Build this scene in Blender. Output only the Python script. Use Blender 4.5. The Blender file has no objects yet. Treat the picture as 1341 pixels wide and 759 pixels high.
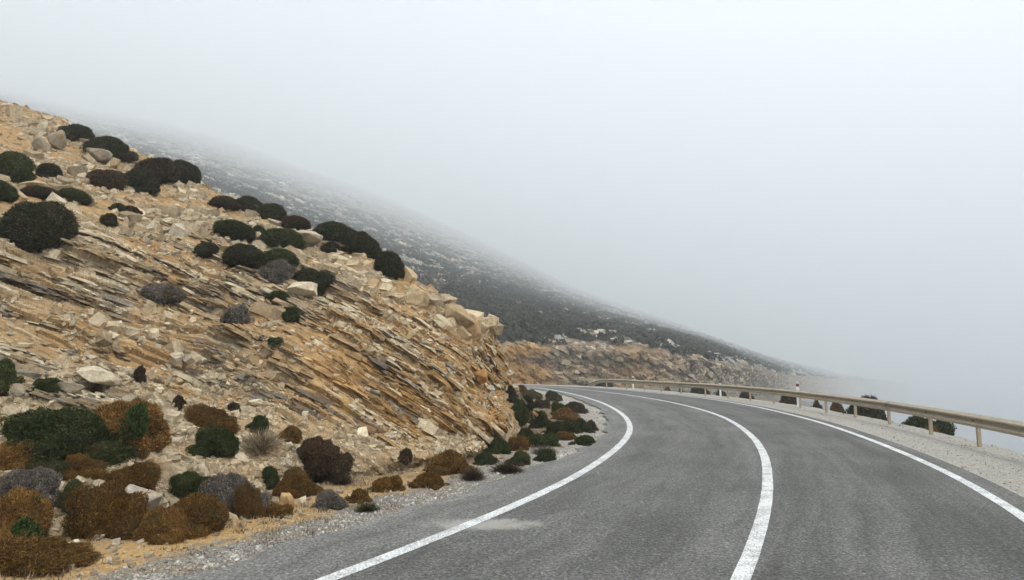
import bpy, bmesh, math, random
import numpy as np
from mathutils import Vector, Matrix, Quaternion
from mathutils.bvhtree import BVHTree

SC = bpy.context.scene
COL = SC.collection
rng = np.random.default_rng(7)
random.seed(7)

# ------------------------------------------------------------------ camera, sky, sun, exposure
F = 893.; CX = 670.5; CY = 379.5; H = 1.9            # focal length in photo pixels, eye height in metres
PITCH = math.atan((477 - CY) / F); cp, sp = math.cos(PITCH), math.sin(PITCH)
cam = bpy.data.objects.new('camera', bpy.data.cameras.new('camera'))
COL.objects.link(cam); SC.camera = cam
cam.location = (0, 0, H); cam.rotation_euler = (math.pi / 2 + PITCH, 0, 0)
cam.data.sensor_width = 36; cam.data.lens = 36 * F / 1341
cam.data.clip_start = .1; cam.data.clip_end = 20000

SUN_EL, SUN_AZ = 54, 138                              # azimuth clockwise from +Y: sun stands right and a little behind
world = bpy.data.worlds.new('World'); SC.world = world; world.use_nodes = True
wn = world.node_tree; wn.nodes.clear()
def wnode(t): return wn.nodes.new(t)
sky = wnode('ShaderNodeTexSky'); sky.sky_type = 'NISHITA'; sky.sun_disc = False
sky.sun_elevation = math.radians(SUN_EL); sky.sun_rotation = math.radians(SUN_AZ)
sky.air_density = 1; sky.dust_density = 3; sky.ozone_density = 1
hs = wnode('ShaderNodeHueSaturation'); hs.inputs['Saturation'].default_value = .35
mx = wnode('ShaderNodeMix'); mx.data_type = 'RGBA'; mx.inputs['Factor'].default_value = .72
mx.inputs['B'].default_value = (8.75, 9.15, 9.65, 1)     # even overcast layer
bg = wnode('ShaderNodeBackground'); bg.inputs['Strength'].default_value = .07
wo = wnode('ShaderNodeOutputWorld')
wn.links.new(sky.outputs['Color'], hs.inputs['Color']); wn.links.new(hs.outputs['Color'], mx.inputs['A'])
wn.links.new(mx.outputs['Result'], bg.inputs['Color']); wn.links.new(bg.outputs['Background'], wo.inputs['Surface'])

sun = bpy.data.objects.new('sun', bpy.data.lights.new('sun', 'SUN')); COL.objects.link(sun)
sun.data.energy = 4.6; sun.data.angle = math.radians(18); sun.data.color = (1, .96, .9)
a, e = math.radians(SUN_AZ), math.radians(SUN_EL)
sun.rotation_euler = Vector((math.sin(a) * math.cos(e), math.cos(a) * math.cos(e), math.sin(e))).to_track_quat('Z', 'Y').to_euler()

SC.view_settings.view_transform = 'Standard'; SC.view_settings.look = 'None'
SC.view_settings.exposure = .94; SC.view_settings.gamma = 1
SC.render.engine = 'CYCLES'
SC.cycles.max_bounces = 8; SC.cycles.diffuse_bounces = 3; SC.cycles.volume_bounces = 4
SC.cycles.use_denoising = True
HAZE = .0013                                          # density of the fog per metre

# ------------------------------------------------------------------ helpers
def W(px, py, Y):                                     # point at forward distance Y on a sight line of the photo
    xr = (px - CX) / F; yr = (CY - py) / F; t = Y / (cp - sp * yr)
    return (xr * t, Y, H + t * (sp + cp * yr))
def G(px, py, z=0.):                                  # the same on a level z
    xr = (px - CX) / F; yr = (CY - py) / F; t = (z - H) / (sp + cp * yr)
    return (xr * t, t * (cp - sp * yr), z)
def proj(P):
    P = np.asarray(P, float); y = P[..., 1]; z = P[..., 2] - H; f = cp * y + sp * z; v = -sp * y + cp * z
    f = np.where(f < .05, .05, f)
    return np.stack([CX + F * P[..., 0] / f, CY - F * v / f], -1)
def smooth(P, n):                                     # Catmull-Rom along axis 0, n samples per span
    P = np.asarray(P, float); Q = np.concatenate([2 * P[:1] - P[1:2], P, 2 * P[-1:] - P[-2:-1]])
    out = []
    for i in range(len(P) - 1):
        m = n[i] if hasattr(n, '__len__') else n
        t = (np.arange(m) / m).reshape(-1, *([1] * (P.ndim - 1)))
        a, b, c, d = Q[i], Q[i + 1], Q[i + 2], Q[i + 3]
        out.append(.5 * (2 * b + (c - a) * t + (2 * a - 5 * b + 4 * c - d) * t * t + (3 * b - a - 3 * c + d) * t ** 3))
    out.append(P[-1:]); return np.concatenate(out)

def hsh(i, j, k, seed=0):
    with np.errstate(over='ignore'):
        h = (i.astype(np.int64) * 374761393 + j.astype(np.int64) * 668265263 + k.astype(np.int64) * 2147483647 + seed * 1274126177).astype(np.uint32)
        h = (h ^ (h >> np.uint32(13))) * np.uint32(1274126177); h = h ^ (h >> np.uint32(16))
        h = h * np.uint32(2246822519); h = h ^ (h >> np.uint32(13))
    return h.astype(np.float64) / 4294967295.
def noise(P, s=1., seed=0):
    p = np.asarray(P, float) * s; i = np.floor(p).astype(np.int64); f = p - i; f = f * f * (3 - 2 * f)
    r = 0
    for dx in (0, 1):
        for dy in (0, 1):
            for dz in (0, 1):
                w = (f[..., 0] if dx else 1 - f[..., 0]) * (f[..., 1] if dy else 1 - f[..., 1]) * (f[..., 2] if dz else 1 - f[..., 2])
                r = r + w * hsh(i[..., 0] + dx, i[..., 1] + dy, i[..., 2] + dz, seed)
    return r
def fbm(P, s=1., o=4, seed=0):
    r = 0; a = .5; t = 0
    for k in range(o):
        r = r + a * noise(P, s, seed + k * 17); t += a; a *= .5; s *= 2.03
    return r / t
def lerp(a, b, t): return a + (b - a) * t
def sstep(a, b, x):
    t = np.clip((x - a) / (b - a), 0, 1); return t * t * (3 - 2 * t)

def mesh(name, V, faces, smooth_shade=False, attrs=None):
    """V (n,3); faces: list of (m,k) index arrays."""
    me = bpy.data.meshes.new(name)
    V = np.asarray(V, np.float32)
    me.vertices.add(len(V)); me.vertices.foreach_set('co', V.ravel())
    loops = np.concatenate([f.ravel() for f in faces]).astype(np.int32)
    tot = np.concatenate([np.full(len(f), f.shape[1]) for f in faces]).astype(np.int32)
    start = np.concatenate([[0], np.cumsum(tot)[:-1]]).astype(np.int32)
    me.loops.add(len(loops)); me.loops.foreach_set('vertex_index', loops)
    me.polygons.add(len(tot)); me.polygons.foreach_set('loop_start', start)
    me.update(calc_edges=True)
    me.polygons.foreach_set('use_smooth', np.full(len(tot), smooth_shade))
    for k, a in (attrs or {}).items():
        a = np.asarray(a, np.float32)
        if a.ndim == 1:
            at = me.attributes.new(k, 'FLOAT', 'POINT'); at.data.foreach_set('value', a)
        else:
            if a.shape[1] == 3: a = np.c_[a, np.ones(len(a), np.float32)]
            at = me.attributes.new(k, 'FLOAT_COLOR', 'POINT'); at.data.foreach_set('color', np.ascontiguousarray(a, np.float32).ravel())
    return me
def link(name, me, mat=None, parent=None, label=None, cat=None, group=None, kind=None):
    o = bpy.data.objects.new(name, me); COL.objects.link(o)
    if mat is not None:
        if not me.materials: me.materials.append(None)
        o.material_slots[0].link = 'OBJECT'; o.material_slots[0].material = mat
    if parent: o.parent = parent
    if label: o['label'] = label
    if cat: o['category'] = cat
    if group: o['group'] = group
    if kind: o['kind'] = kind
    return o
def empty(name, loc=(0, 0, 0), **k):
    o = bpy.data.objects.new(name, None); COL.objects.link(o); o.location = loc; o.empty_display_size = .2
    for a, b in k.items(): o['category' if a == 'cat' else a] = b
    return o
def grid_faces(n, m):
    i = np.arange(n - 1)[:, None] * m + np.arange(m - 1)[None]
    return np.stack([i, i + 1, i + m + 1, i + m], -1).reshape(-1, 4)
def seg_dist(P, L):
    """distance of points (n,2) to polyline (m,2); also the signed side (positive = right of travel) and the nearest vertex position."""
    A, B = L[:-1], L[1:]; D = B - A; LL = (D ** 2).sum(1)
    best = np.full(len(P), 1e9); side = np.zeros(len(P)); pos = np.zeros(len(P))
    for c in range(0, len(P), 20000):
        p = P[c:c + 20000]
        q = p[:, None] - A[None]
        t = np.clip((q * D[None]).sum(2) / LL, 0, 1)
        r = q - t[..., None] * D[None]
        d = np.sqrt((r ** 2).sum(2)); k = d.argmin(1); n = np.arange(len(p))
        best[c:c + 20000] = d[n, k]
        cr = D[k, 0] * r[n, k, 1] - D[k, 1] * r[n, k, 0]
        side[c:c + 20000] = np.where(cr < 0, 1., -1.); pos[c:c + 20000] = k + t[n, k]
    return best, side, pos
def resample(L, step):
    L = np.asarray(L, float); s = np.r_[0, np.cumsum(np.linalg.norm(np.diff(L, axis=0), axis=1))]
    n = max(2, int(s[-1] / step)); q = np.linspace(0, s[-1], n)
    return np.stack([np.interp(q, s, L[:, k]) for k in range(L.shape[1])], 1)
def relax(L, k=6):
    L = L.copy()
    for _ in range(k): L[1:-1] = .25 * L[:-2] + .5 * L[1:-1] + .25 * L[2:]
    return L

# ------------------------------------------------------------------ materials
def new_mat(name):
    m = bpy.data.materials.new(name); m.use_nodes = True
    nt = m.node_tree; b = nt.nodes['Principled BSDF']; b.inputs['Roughness'].default_value = .9
    b.inputs['Specular IOR Level'].default_value = .2
    return m, nt, b
def nd(nt, t, **k):
    n = nt.nodes.new(t)
    for a, v in k.items():
        if hasattr(n, a): setattr(n, a, v)
        else: n.inputs[a.replace('_', ' ')].default_value = v
    return n
def tex(nt, scale, detail=4, rough=.6, coord=None, kind='ShaderNodeTexNoise'):
    if coord is None:
        coord = nt.nodes.get('TC') or nd(nt, 'ShaderNodeTexCoord'); coord.name = 'TC'; coord = coord.outputs['Object']
    n = nd(nt, kind); n.inputs['Scale'].default_value = scale
    if kind == 'ShaderNodeTexNoise': n.inputs['Detail'].default_value = detail; n.inputs['Roughness'].default_value = rough
    nt.links.new(coord, n.inputs['Vector']); return n
def ramp(nt, src, stops):
    r = nd(nt, 'ShaderNodeValToRGB'); nt.links.new(src, r.inputs['Fac'])
    while len(r.color_ramp.elements) < len(stops): r.color_ramp.elements.new(.5)
    for e_, (p, c) in zip(r.color_ramp.elements, stops):
        e_.position = p; e_.color = (c, c, c, 1) if not hasattr(c, '__len__') else (*c, 1)
    return r.outputs['Color']
def mixc(nt, f, a, b, mode='MIX'):
    m = nd(nt, 'ShaderNodeMix'); m.data_type = 'RGBA'; m.blend_type = mode
    for s, v in (('Factor', f), ('A', a), ('B', b)):
        if hasattr(v, 'is_linked'): nt.links.new(v, m.inputs[s])
        elif s == 'Factor': m.inputs[s].default_value = v
        else: m.inputs[s].default_value = (*v, 1)
    return m.outputs['Result']
def math_(nt, op, a, b=None):
    m = nd(nt, 'ShaderNodeMath'); m.operation = op
    for i, v in enumerate((a, b)):
        if v is None: continue
        if hasattr(v, 'is_linked'): nt.links.new(v, m.inputs[i])
        else: m.inputs[i].default_value = v
    return m.outputs[0]
def bump(nt, b, h, dist=.02, strength=.6):
    n = nd(nt, 'ShaderNodeBump'); n.inputs['Strength'].default_value = strength; n.inputs['Distance'].default_value = dist
    nt.links.new(h, n.inputs['Height']); nt.links.new(n.outputs['Normal'], b.inputs['Normal'])
def attr(nt, name): n = nd(nt, 'ShaderNodeAttribute'); n.attribute_name = name; return n

def rock_mat(name, single=False, scale=1.):
    m, nt, b = new_mat(name)
    if single: c = nd(nt, 'ShaderNodeObjectInfo').outputs['Color']
    else: c = attr(nt, 'Col').outputs['Color']
    g = nd(nt, 'ShaderNodeNewGeometry').outputs['Position']
    n1 = tex(nt, 9 * scale, 5, .65, g); n2 = tex(nt, 46 * scale, 3, .6, g); n3 = tex(nt, 2.2 * scale, 3, .6, g)
    v = ramp(nt, n1.outputs['Fac'], [(.3, .62), (.7, 1.22)]); c = mixc(nt, 1., c, v, 'MULTIPLY')
    v = ramp(nt, n2.outputs['Fac'], [(.3, .75), (.7, 1.15)]); c = mixc(nt, 1., c, v, 'MULTIPLY')
    f = ramp(nt, n3.outputs['Fac'], [(.5, 0), (.72, .5)]); c = mixc(nt, f, c, (.30, .165, .06))
    nt.links.new(c, b.inputs['Base Color'])
    bump(nt, b, math_(nt, 'ADD', n1.outputs['Fac'], math_(nt, 'MULTIPLY', n2.outputs['Fac'], .4)), .03 / scale, .7)
    return m
M_ROCK = rock_mat('schist rock'); M_ROCK1 = rock_mat('schist rock piece', True)
M_FAR = rock_mat('weathered mountain ground', False, .3)

def shrub_mat(name, A, B, dark, C=None):
    m, nt, b = new_mat(name)
    t = attr(nt, 'tint').outputs['Fac']; v = attr(nt, 'val').outputs['Fac']
    oi = nd(nt, 'ShaderNodeObjectInfo').outputs['Random']
    g = nd(nt, 'ShaderNodeNewGeometry').outputs['Position']
    n = tex(nt, 2.6, 3, .6, g).outputs['Fac']
    f = math_(nt, 'ADD', math_(nt, 'MULTIPLY', t, .5), math_(nt, 'SUBTRACT', n, .25))
    c = mixc(nt, ramp(nt, f, [(.32, 0), (.68, 1)]), A, B)
    if C:
        n9 = tex(nt, 3.4, 4, .65, g).outputs['Fac']; c = mixc(nt, ramp(nt, n9, [(.56, 0), (.66, .8)]), c, C)
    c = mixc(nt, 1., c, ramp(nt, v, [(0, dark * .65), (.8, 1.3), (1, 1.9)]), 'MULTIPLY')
    c = mixc(nt, 1., c, ramp(nt, oi, [(0, .8), (1, 1.15)]), 'MULTIPLY')
    nt.links.new(c, b.inputs['Base Color']); b.inputs['Roughness'].default_value = 1; b.inputs['Specular IOR Level'].default_value = .05
    return m
SH = {
    'rust':  shrub_mat('rust brown cushion twigs', (.175, .092, .025), (.115, .064, .023), .45, (.095, .078, .032)),
    'ochre': shrub_mat('tawny cushion twigs', (.26, .14, .042), (.15, .078, .027), .45, (.10, .085, .035)),
    'green': shrub_mat('dark green cushion leaves', (.040, .055, .019), (.062, .068, .025), .4, (.085, .062, .03)),
    'dark':  shrub_mat('blackish green cushion leaves', (.040, .050, .023), (.062, .052, .030), .4, (.08, .062, .036)),
    'brown': shrub_mat('dull brown cushion twigs', (.085, .052, .028), (.055, .042, .026), .4),
    'grey':  shrub_mat('dead grey twigs', (.175, .15, .125), (.11, .095, .08), .45, (.13, .08, .035)),
    'straw': shrub_mat('dry straw stems', (.34, .27, .17), (.20, .15, .10), .5),
    'olive': shrub_mat('olive cushion leaves', (.10, .085, .036), (.065, .07, .028), .45),
    'sprig': shrub_mat('fresh green sprigs', (.048, .078, .022), (.036, .056, .02), .4),
}

# ------------------------------------------------------------------ the lines of the road
LP = [(437, 757), (499, 734.6), (561, 709), (623.7, 685), (689, 657), (760, 624), (797, 596), (818.5, 579.6), (828, 562), (823, 549), (809, 537), (787.6, 526.5), (761.6, 518.5), (738, 513), (702, 507)]
CP = [(975, 755), (991, 717), (1002, 681), (1006.7, 649.6), (1006.7, 609), (997.7, 584.7), (984.7, 568.8), (953, 547.5), (919.6, 536), (874.7, 525.4), (830, 518), (785, 512), (740, 507.5)]
RP = [(1341, 674), (1279.7, 636.5), (1229, 612), (1190.7, 596), (1152.6, 580), (1114, 566), (1076, 553), (1033, 542), (987, 531.5), (942, 524), (897, 518), (852, 514), (807, 509.5), (762, 506.5)]
def line(P, pre, post):
    L = [(*p, 0) for p in pre] + [G(*p) for p in P] + [p if len(p) == 3 else (*p, 0) for p in post]
    L = relax(resample(L, .35), 60); k = np.arange(len(L))
    return L[(L[:, 1] < 93) | (k % 6 == 0)]
LL = line(LP, [(-15.2, -22), (-9.4, -8.5), (-4.6, 1.2)], [(.3, 61), (-4.5, 65.3), (-11.5, 69), (-20, 72), (-26.5, 76), (-28, 81, -.3), (-24, 86, -.6), (-12, 89, -1.1), (4, 91, -1.6), (20, 97, -1.9), (32, 113, -3), (47, 147, -6), (75, 217, -12), (150, 402, -30)])
CL = line(CP, [(-12.0, -23.5), (-6.0, -10), (-1.0, 0)], [(2, 60.2), (-3, 65.8), (-10.5, 70.5)])
RL = line(RP, [(-9.2, -25), (-3, -11.5), (2.6, .3)], [(3.6, 61.6), (-1.8, 67.3), (-9.3, 71.9), (-17, 74.6), (-22.3, 77.6), (-23, 80.5, -.3), (-20.5, 82.4, -.6), (-11, 83.6, -1.1), (5, 85.3, -1.6), (22.5, 91.5, -1.9), (37, 110, -3), (53, 144, -6), (81, 214, -12), (156, 399, -30)])
def offset(L, d):
    T = np.gradient(L[:, :2], axis=0); T /= np.linalg.norm(T, axis=1, keepdims=True)
    O = L.copy(); O[:, 0] += T[:, 1] * d; O[:, 1] -= T[:, 0] * d
    return O                                          # positive = to the right of travel

def road_fields(P):
    dl, sl, pl = seg_dist(P, LL[:, :2]); dr, sr, pr = seg_dist(P, RL[:, :2])
    zl = np.interp(pl, np.arange(len(LL)), LL[:, 2]); zr = np.interp(pr, np.arange(len(RL)), RL[:, 2])
    inner = -dl * sl                                  # > 0 on the hill side of the left line
    outer = dr * sr                                   # > 0 on the valley side of the right line
    return inner, outer, zl, zr
def ground_z(P):
    P = np.atleast_2d(P)[:, :2]; P3 = np.c_[P, np.zeros(len(P))]
    inner, outer, zl, zr = road_fields(P)
    z = np.where(outer > 0, zr, zl)
    n = fbm(P3, .8, 4, 3) - .5; n2 = fbm(P3, 5., 3, 9) - .5
    z = z - .045
    rough = sstep(.75, 1.6, inner)
    z = z + rough * (n * .12 + n2 * .05 + .03) + sstep(2., 6, inner) * .1
    out = sstep(.6, 1.6, outer)
    z = z + out * (n * .06 + n2 * .03 + .03)
    fall = np.clip(outer - 2.35, 0, None)
    z = z - np.minimum(fall * .62 * sstep(0, 1.0, fall), 150 + n * 3)
    big = sstep(8, 30, fall); z = z + big * (fbm(P3, .06, 4, 5) - .5) * 6
    far = np.clip(np.hypot(P[:, 0], P[:, 1]) - 150, 0, None) * (inner > 3)
    z = np.maximum(z - far * .7, -160)
    return z, inner, outer

# ------------------------------------------------------------------ near hillside: control net over the slope, then bedding and rubble relief
NET = [  # photo column: toe (row), then (row, distance) of berm, face foot, face middle, face top, upper slope, crest
 (-420, 900, (820, 5.4), (560, 8.0), (380, 9.6), (180, 12.0), (80, 17), (10, 24)),
 (-200, 800, (720, 6.4), (520, 9.3), (390, 10.8), (235, 13.2), (150, 18.5), (75, 26)),
 (0, 738, (650, 7.9), (500, 10.6), (400, 12.2), (275, 14.8), (205, 20), (134, 27)),
 (150, 712, (640, 8.6), (510, 11.6), (410, 13.3), (310, 16), (250, 20.5), (188, 27)),
 (300, 668, (610, 10.4), (525, 12.7), (435, 14.3), (345, 16.7), (300, 20), (262, 25)),
 (430, 640, (598, 11.7), (555, 13.0), (468, 14.5), (385, 16.5), (340, 19), (307, 22.5)),
 (540, 620, (598, 12.7), (568, 13.6), (490, 15.0), (420, 16.7), (390, 18.4), (371, 20)),
 (620, 598, (587, 14.4), (568, 15.1), (510, 16.2), (458, 17.2), (432, 18.2), (419, 19.2)),
 (683, 561, (684, 555, 20.6), (680, 540, 20.8), (664, 500, 21), (648, 462, 21.2), (638, 440, 21.4), (630, 427, 21.6)),
]
def hill_net():
    C = []
    for c in NET:
        C.append([G(c[0], c[1], -.12)] + [W(c[0], *q) if len(q) == 2 else W(*q) for q in c[2:]])
    C = np.array(C); last = C[-1]
    for dx, dy, s in ((-1., 5.5, .98), (-3.5, 14, 1.), (-9, 26, 1.1), (-19, 38, 1.2), (-34, 44, 1.3)):   # round the nose into the gully
        q = last.copy(); q[:, 0] = last[0, 0] + dx + (last[:, 0] - last[0, 0]) * 1.3; q[:, 1] += dy + (last[:, 1] - last[0, 1]) * .3
        q[:, 0] -= (q[:, 2] - q[0, 2]) * .35; q[:, 2] *= s; C = np.concatenate([C, q[None]])
    d, e_ = [], []
    for c in C:
        k = c[-1]; o = c[-1] - c[-2]; o = o / np.linalg.norm(o[:2])
        d.append([k[0] - 1.5 + o[0] * 2.5, k[1] + 5, k[2] - .6]); e_.append([k[0] - 8, k[1] + 24, k[2] - 2.5])
    return np.concatenate([C, np.array(d)[:, None], np.array(e_)[:, None]], 1)

QA = math.radians(28); qx, qy = math.cos(QA), math.sin(QA)
def bed_slope(q): return np.tan(np.radians(lerp(16., 40., sstep(-5., 9., q))))
_q = np.linspace(-80, 120, 4000); _g = np.cumsum(bed_slope(_q)) * (_q[1] - _q[0]); _g -= np.interp(0, _q, _g)
def bed_w(P):                                         # height in the pile of beds
    q = P[..., 0] * qx + P[..., 1] * qy
    return P[..., 2] + np.interp(q, _q, _g) + .25 * (noise(P * [1, 1, .2], .35, 77) - .5)
def bed_n(P):
    s = bed_slope(P[..., 0] * qx + P[..., 1] * qy); n = np.stack([s * qx, s * qy, np.ones_like(s)], -1)
    return n / np.linalg.norm(n, axis=-1, keepdims=True)

SPU = [14, 28, 80, 88, 84, 70, 56, 52, 16, 10, 6, 4, 4]   # samples per span along the hill
SPV = [24, 44, 104, 116, 64, 44, 8, 5]                      # samples per span up the slope
CN = hill_net()
S = smooth(CN, SPU); S = np.swapaxes(smooth(np.swapaxes(S, 0, 1), SPV), 0, 1)
RV = np.concatenate([[i + k / n for k in range(n)] for i, n in enumerate(SPV)] + [[len(SPV)]])   # row coordinate 0..8
def normals(S):
    n = np.cross(np.gradient(S, axis=0), np.gradient(S, axis=1)); return n / (np.linalg.norm(n, axis=-1, keepdims=True) + 1e-12)
N0 = normals(S)
RVg = np.broadcast_to(RV, S.shape[:2])
lump = fbm(S, .55, 4, 21) - .5
face = sstep(1.7, 2.3, RVg + lump * 1.2) * (1 - sstep(3.9, 4.7, RVg + lump * 1.4))
soil = sstep(.42, .6, fbm(S, .5, 3, 31))              # patches where the beds are buried under earth
w = bed_w(S); N1 = bed_n(S); tr = np.cross(N0, N1); tr /= np.linalg.norm(tr, axis=-1, keepdims=True)
along = (S * np.array([.35, .9, -.25])).sum(-1)
def beds(t, ln, seed):
    i = np.floor(w / t + 3 * noise(S, .25, seed)).astype(np.int64)
    o = hsh(i, i * 0, i * 0, seed + 3) * 7
    j = np.floor(along / ln + o).astype(np.int64)
    return hsh(i, j, i * 0, seed + 5) - .5, hsh(i, j, i * 0 + 9, seed)
b1, c1 = beds(.34, 2.4, 41); b2, c2 = beds(.09, .7, 42); b3, c3 = beds(.042, .4, 43)
disp = face * (b1 * .34 + b2 * .20 + b3 * .10) * (1 - .55 * soil) + lump * (.22 + .6 * face) + (1 - face) * ((fbm(S, 3., 3, 8) - .5) * .16 + b2 * .05)
edge = sstep(0, .7, RVg)
S = S + N0 * (disp * edge)[..., None]
S[..., 2] += (fbm(S, .35, 3, 12) - .5) * .7 * sstep(4.6, 6, RVg)
NH = normals(S)
# colour of rock and earth by bed, patch and side of the hill
def C3(*c): return np.array(c)
OCH, ODK, BEI, GBE, CRE, GRY, RUS = C3(.50, .295, .105), C3(.31, .165, .055), C3(.40, .30, .175), C3(.27, .225, .16), C3(.66, .56, .40), C3(.19, .175, .155), C3(.36, .15, .045)
def rock_colour(P, r, r2):
    """base colour of a bed or stone at P, r and r2 random per piece"""
    X = proj(P)[..., 0]; och = sstep(330, 620, X + (fbm(P, .5, 3, 55) - .5) * 400) * .72 + .2
    och = np.clip(och + (fbm(P, .9, 3, 56) - .5) * .9, 0, 1)
    c = lerp(GBE, BEI, r[..., None]); c2 = lerp(ODK, OCH, r[..., None]); c = lerp(c, c2, och[..., None]) * lerp(.78, 1.2, sstep(.35, .65, fbm(P, .75, 3, 57)))[..., None]
    k = (r2 > .72)[..., None] * .75; c = lerp(c, CRE * 1.0, k)
    k = (r2 < .17)[..., None] * .8; c = lerp(c, GRY, k)
    return c
hc = rock_colour(S, lerp(c2, c1, .4), c3 * .6 + .2)
earth = lerp(lerp(OCH, BEI, .35 + .4 * sstep(.4, .65, fbm(S, .8, 3, 64))[..., None]), ODK, fbm(S, 1.7, 3, 61)[..., None] * .8) * lerp(.8, 1.15, fbm(S, 9, 2, 62))[..., None]
low_ = 1 - sstep(1.6, 2.3, RVg)
k = np.clip(1 - face * (1 - soil * .8), 0, 1)[..., None]
earth = lerp(earth, lerp(BEI, CRE, .25) * .85, (low_ * .6)[..., None])
hc = lerp(hc, earth, k * .8)
hill_me = mesh('hillside', S.reshape(-1, 3), [grid_faces(*S.shape[:2])], False, {'Col': hc.reshape(-1, 3)})
hillside = link('hillside', hill_me, M_ROCK, kind='structure')
hill_bvh = BVHTree.FromPolygons(S.reshape(-1, 3)[:, :].tolist(), grid_faces(*S.shape[:2]).tolist())

# ------------------------------------------------------------------ ground: one sheet round the camera out to the fog
az = np.concatenate([np.linspace(-180, -50, 40, endpoint=False), np.linspace(-50, 46, 460, endpoint=False), np.linspace(46, 180, 40)])
rr = np.concatenate([[.4, 1., 2.], np.geomspace(3.2, 28, 190, endpoint=False), np.geomspace(28, 110, 130, endpoint=False), np.geomspace(110, 3600, 60)])
A_, R_ = np.meshgrid(np.radians(az), rr, indexing='ij')
gp = np.stack([np.sin(A_) * R_, np.cos(A_) * R_], -1).reshape(-1, 2)
gz, inner, outer = ground_z(gp)
gV = np.c_[gp, gz]
M_GROUND, nt, b = new_mat('roadside ground')
at = attr(nt, 'inner').outputs['Fac']; ao = attr(nt, 'outer').outputs['Fac']
n_a = tex(nt, 1.3, 4, .6).outputs['Fac']; n_b = tex(nt, 14, 4, .7).outputs['Fac']; n_c = tex(nt, 70, 3, .7).outputs['Fac']
vor = tex(nt, 38, kind='ShaderNodeTexVoronoi')
grav = mixc(nt, ramp(nt, vor.outputs['Distance'], [(.1, 1), (.75, 0)]), (.17, .15, .125), (.38, .345, .295))
grav = mixc(nt, 1., grav, ramp(nt, n_b, [(.3, .6), (.7, 1.25)]), 'MULTIPLY')
pale = mixc(nt, ramp(nt, n_b, [(.35, 0), (.65, 1)]), (.36, .33, .28), (.56, .53, .47))
pale = mixc(nt, ramp(nt, n_c, [(.35, .6), (.6, 0)]), pale, (.16, .15, .13))
dirt = mixc(nt, ramp(nt, n_b, [(.3, 0), (.7, 1)]), (.34, .19, .07), (.56, .38, .17))
soilc = mixc(nt, ramp(nt, n_b, [(.3, 0), (.7, 1)]), (.25, .165, .085), (.42, .31, .18))
d1 = math_(nt, 'ADD', at, math_(nt, 'MULTIPLY', math_(nt, 'SUBTRACT', n_a, .5), 1.1))
d1 = math_(nt, 'ADD', d1, math_(nt, 'MULTIPLY', math_(nt, 'SUBTRACT', n_b, .5), .5))
c = mixc(nt, ramp(nt, math_(nt, 'MULTIPLY', d1, .2), [(.36, 0), (.41, 1)]), grav, dirt)
c = mixc(nt, ramp(nt, math_(nt, 'MULTIPLY', d1, .2), [(.56, 0), (.66, 1)]), c, soilc)
# inside the bend further on the verge is pale chippings instead
geo = nd(nt, 'ShaderNodeTexCoord').outputs['Object']; sep = nd(nt, 'ShaderNodeSeparateXYZ'); nt.links.new(geo, sep.inputs[0])
fary = ramp(nt, math_(nt, 'MULTIPLY', math_(nt, 'ADD', sep.outputs['Y'], math_(nt, 'MULTIPLY', n_a, 3)), .02), [(.24, 0), (.32, 1)])
litter = mixc(nt, ramp(nt, n_b, [(.35, 0), (.62, 1)]), (.11, .072, .038), (.27, .20, .12))
c = mixc(nt, fary, c, mixc(nt, ramp(nt, math_(nt, 'MULTIPLY', d1, .2), [(.34, 0), (.46, 1)]), pale, litter))
nearw = ramp(nt, math_(nt, 'MULTIPLY', sep.outputs['Y'], .01), [(.66, 1), (.74, 0)])
o1 = ramp(nt, math_(nt, 'ADD', ao, math_(nt, 'MULTIPLY', n_a, .6)), [(.0, 0), (.35, 1)])
slope = mixc(nt, ramp(nt, n_a, [(.35, 0), (.65, 1)]), (.075, .06, .036), (.22, .17, .11))
c = mixc(nt, o1, c, mixc(nt, nearw, slope, pale))
c = mixc(nt, ramp(nt, math_(nt, 'MULTIPLY', ao, .1), [(.24, 0), (.32, 1)]), c, slope)
nt.links.new(c, b.inputs['Base Color'])
bump(nt, b, math_(nt, 'ADD', math_(nt, 'MULTIPLY', n_c, .5), math_(nt, 'SUBTRACT', n_b, vor.outputs['Distance'])), .03, .8)
idx = np.arange(len(gV)).reshape(len(az), len(rr))
gf = grid_faces(len(az), len(rr))[:, ::-1]
cen = len(gV); gV = np.r_[gV, [[0, 0, -.045]]]
capf = np.stack([idx[:-1, 0], idx[1:, 0], np.full(len(az) - 1, cen)], -1)
g_me = mesh('ground', gV, [gf, capf], True, {'inner': np.r_[inner, -3], 'outer': np.r_[outer, -3]})
ground = link('ground', g_me, M_GROUND, kind='structure')
ground_bvh = BVHTree.FromPolygons(gV.tolist(), gf.tolist())

M_SEA, nt, b = new_mat('sea water'); b.inputs['Base Color'].default_value = (.02, .035, .05, 1); b.inputs['Roughness'].default_value = .3; b.inputs['Specular IOR Level'].default_value = .5
nw = tex(nt, .15, 4, .6).outputs['Fac']; bump(nt, b, nw, .5, .3)
q = np.linspace(0, 2 * math.pi, 97)[:-1]; V = np.concatenate([np.stack([np.cos(q) * r_, np.sin(q) * r_, np.full(96, -140.)], -1) for r_ in (20, 400, 4400)])
k_ = np.arange(96); f = np.concatenate([np.stack([k_ + 96 * a_, k_ + 96 * (a_ + 1), (k_ + 1) % 96 + 96 * (a_ + 1), (k_ + 1) % 96 + 96 * a_], -1) for a_ in (0, 1)])
link('sea', mesh('sea', V, [f]), M_SEA, kind='structure')

# ------------------------------------------------------------------ road and painted lines
def ribbon(L, R, n, z):
    t = np.linspace(0, 1, n)[None, :, None]; Q = L[:, None] * (1 - t) + R[:, None] * t
    Q = Q.copy(); Q[..., 2] += z; return Q


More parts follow.
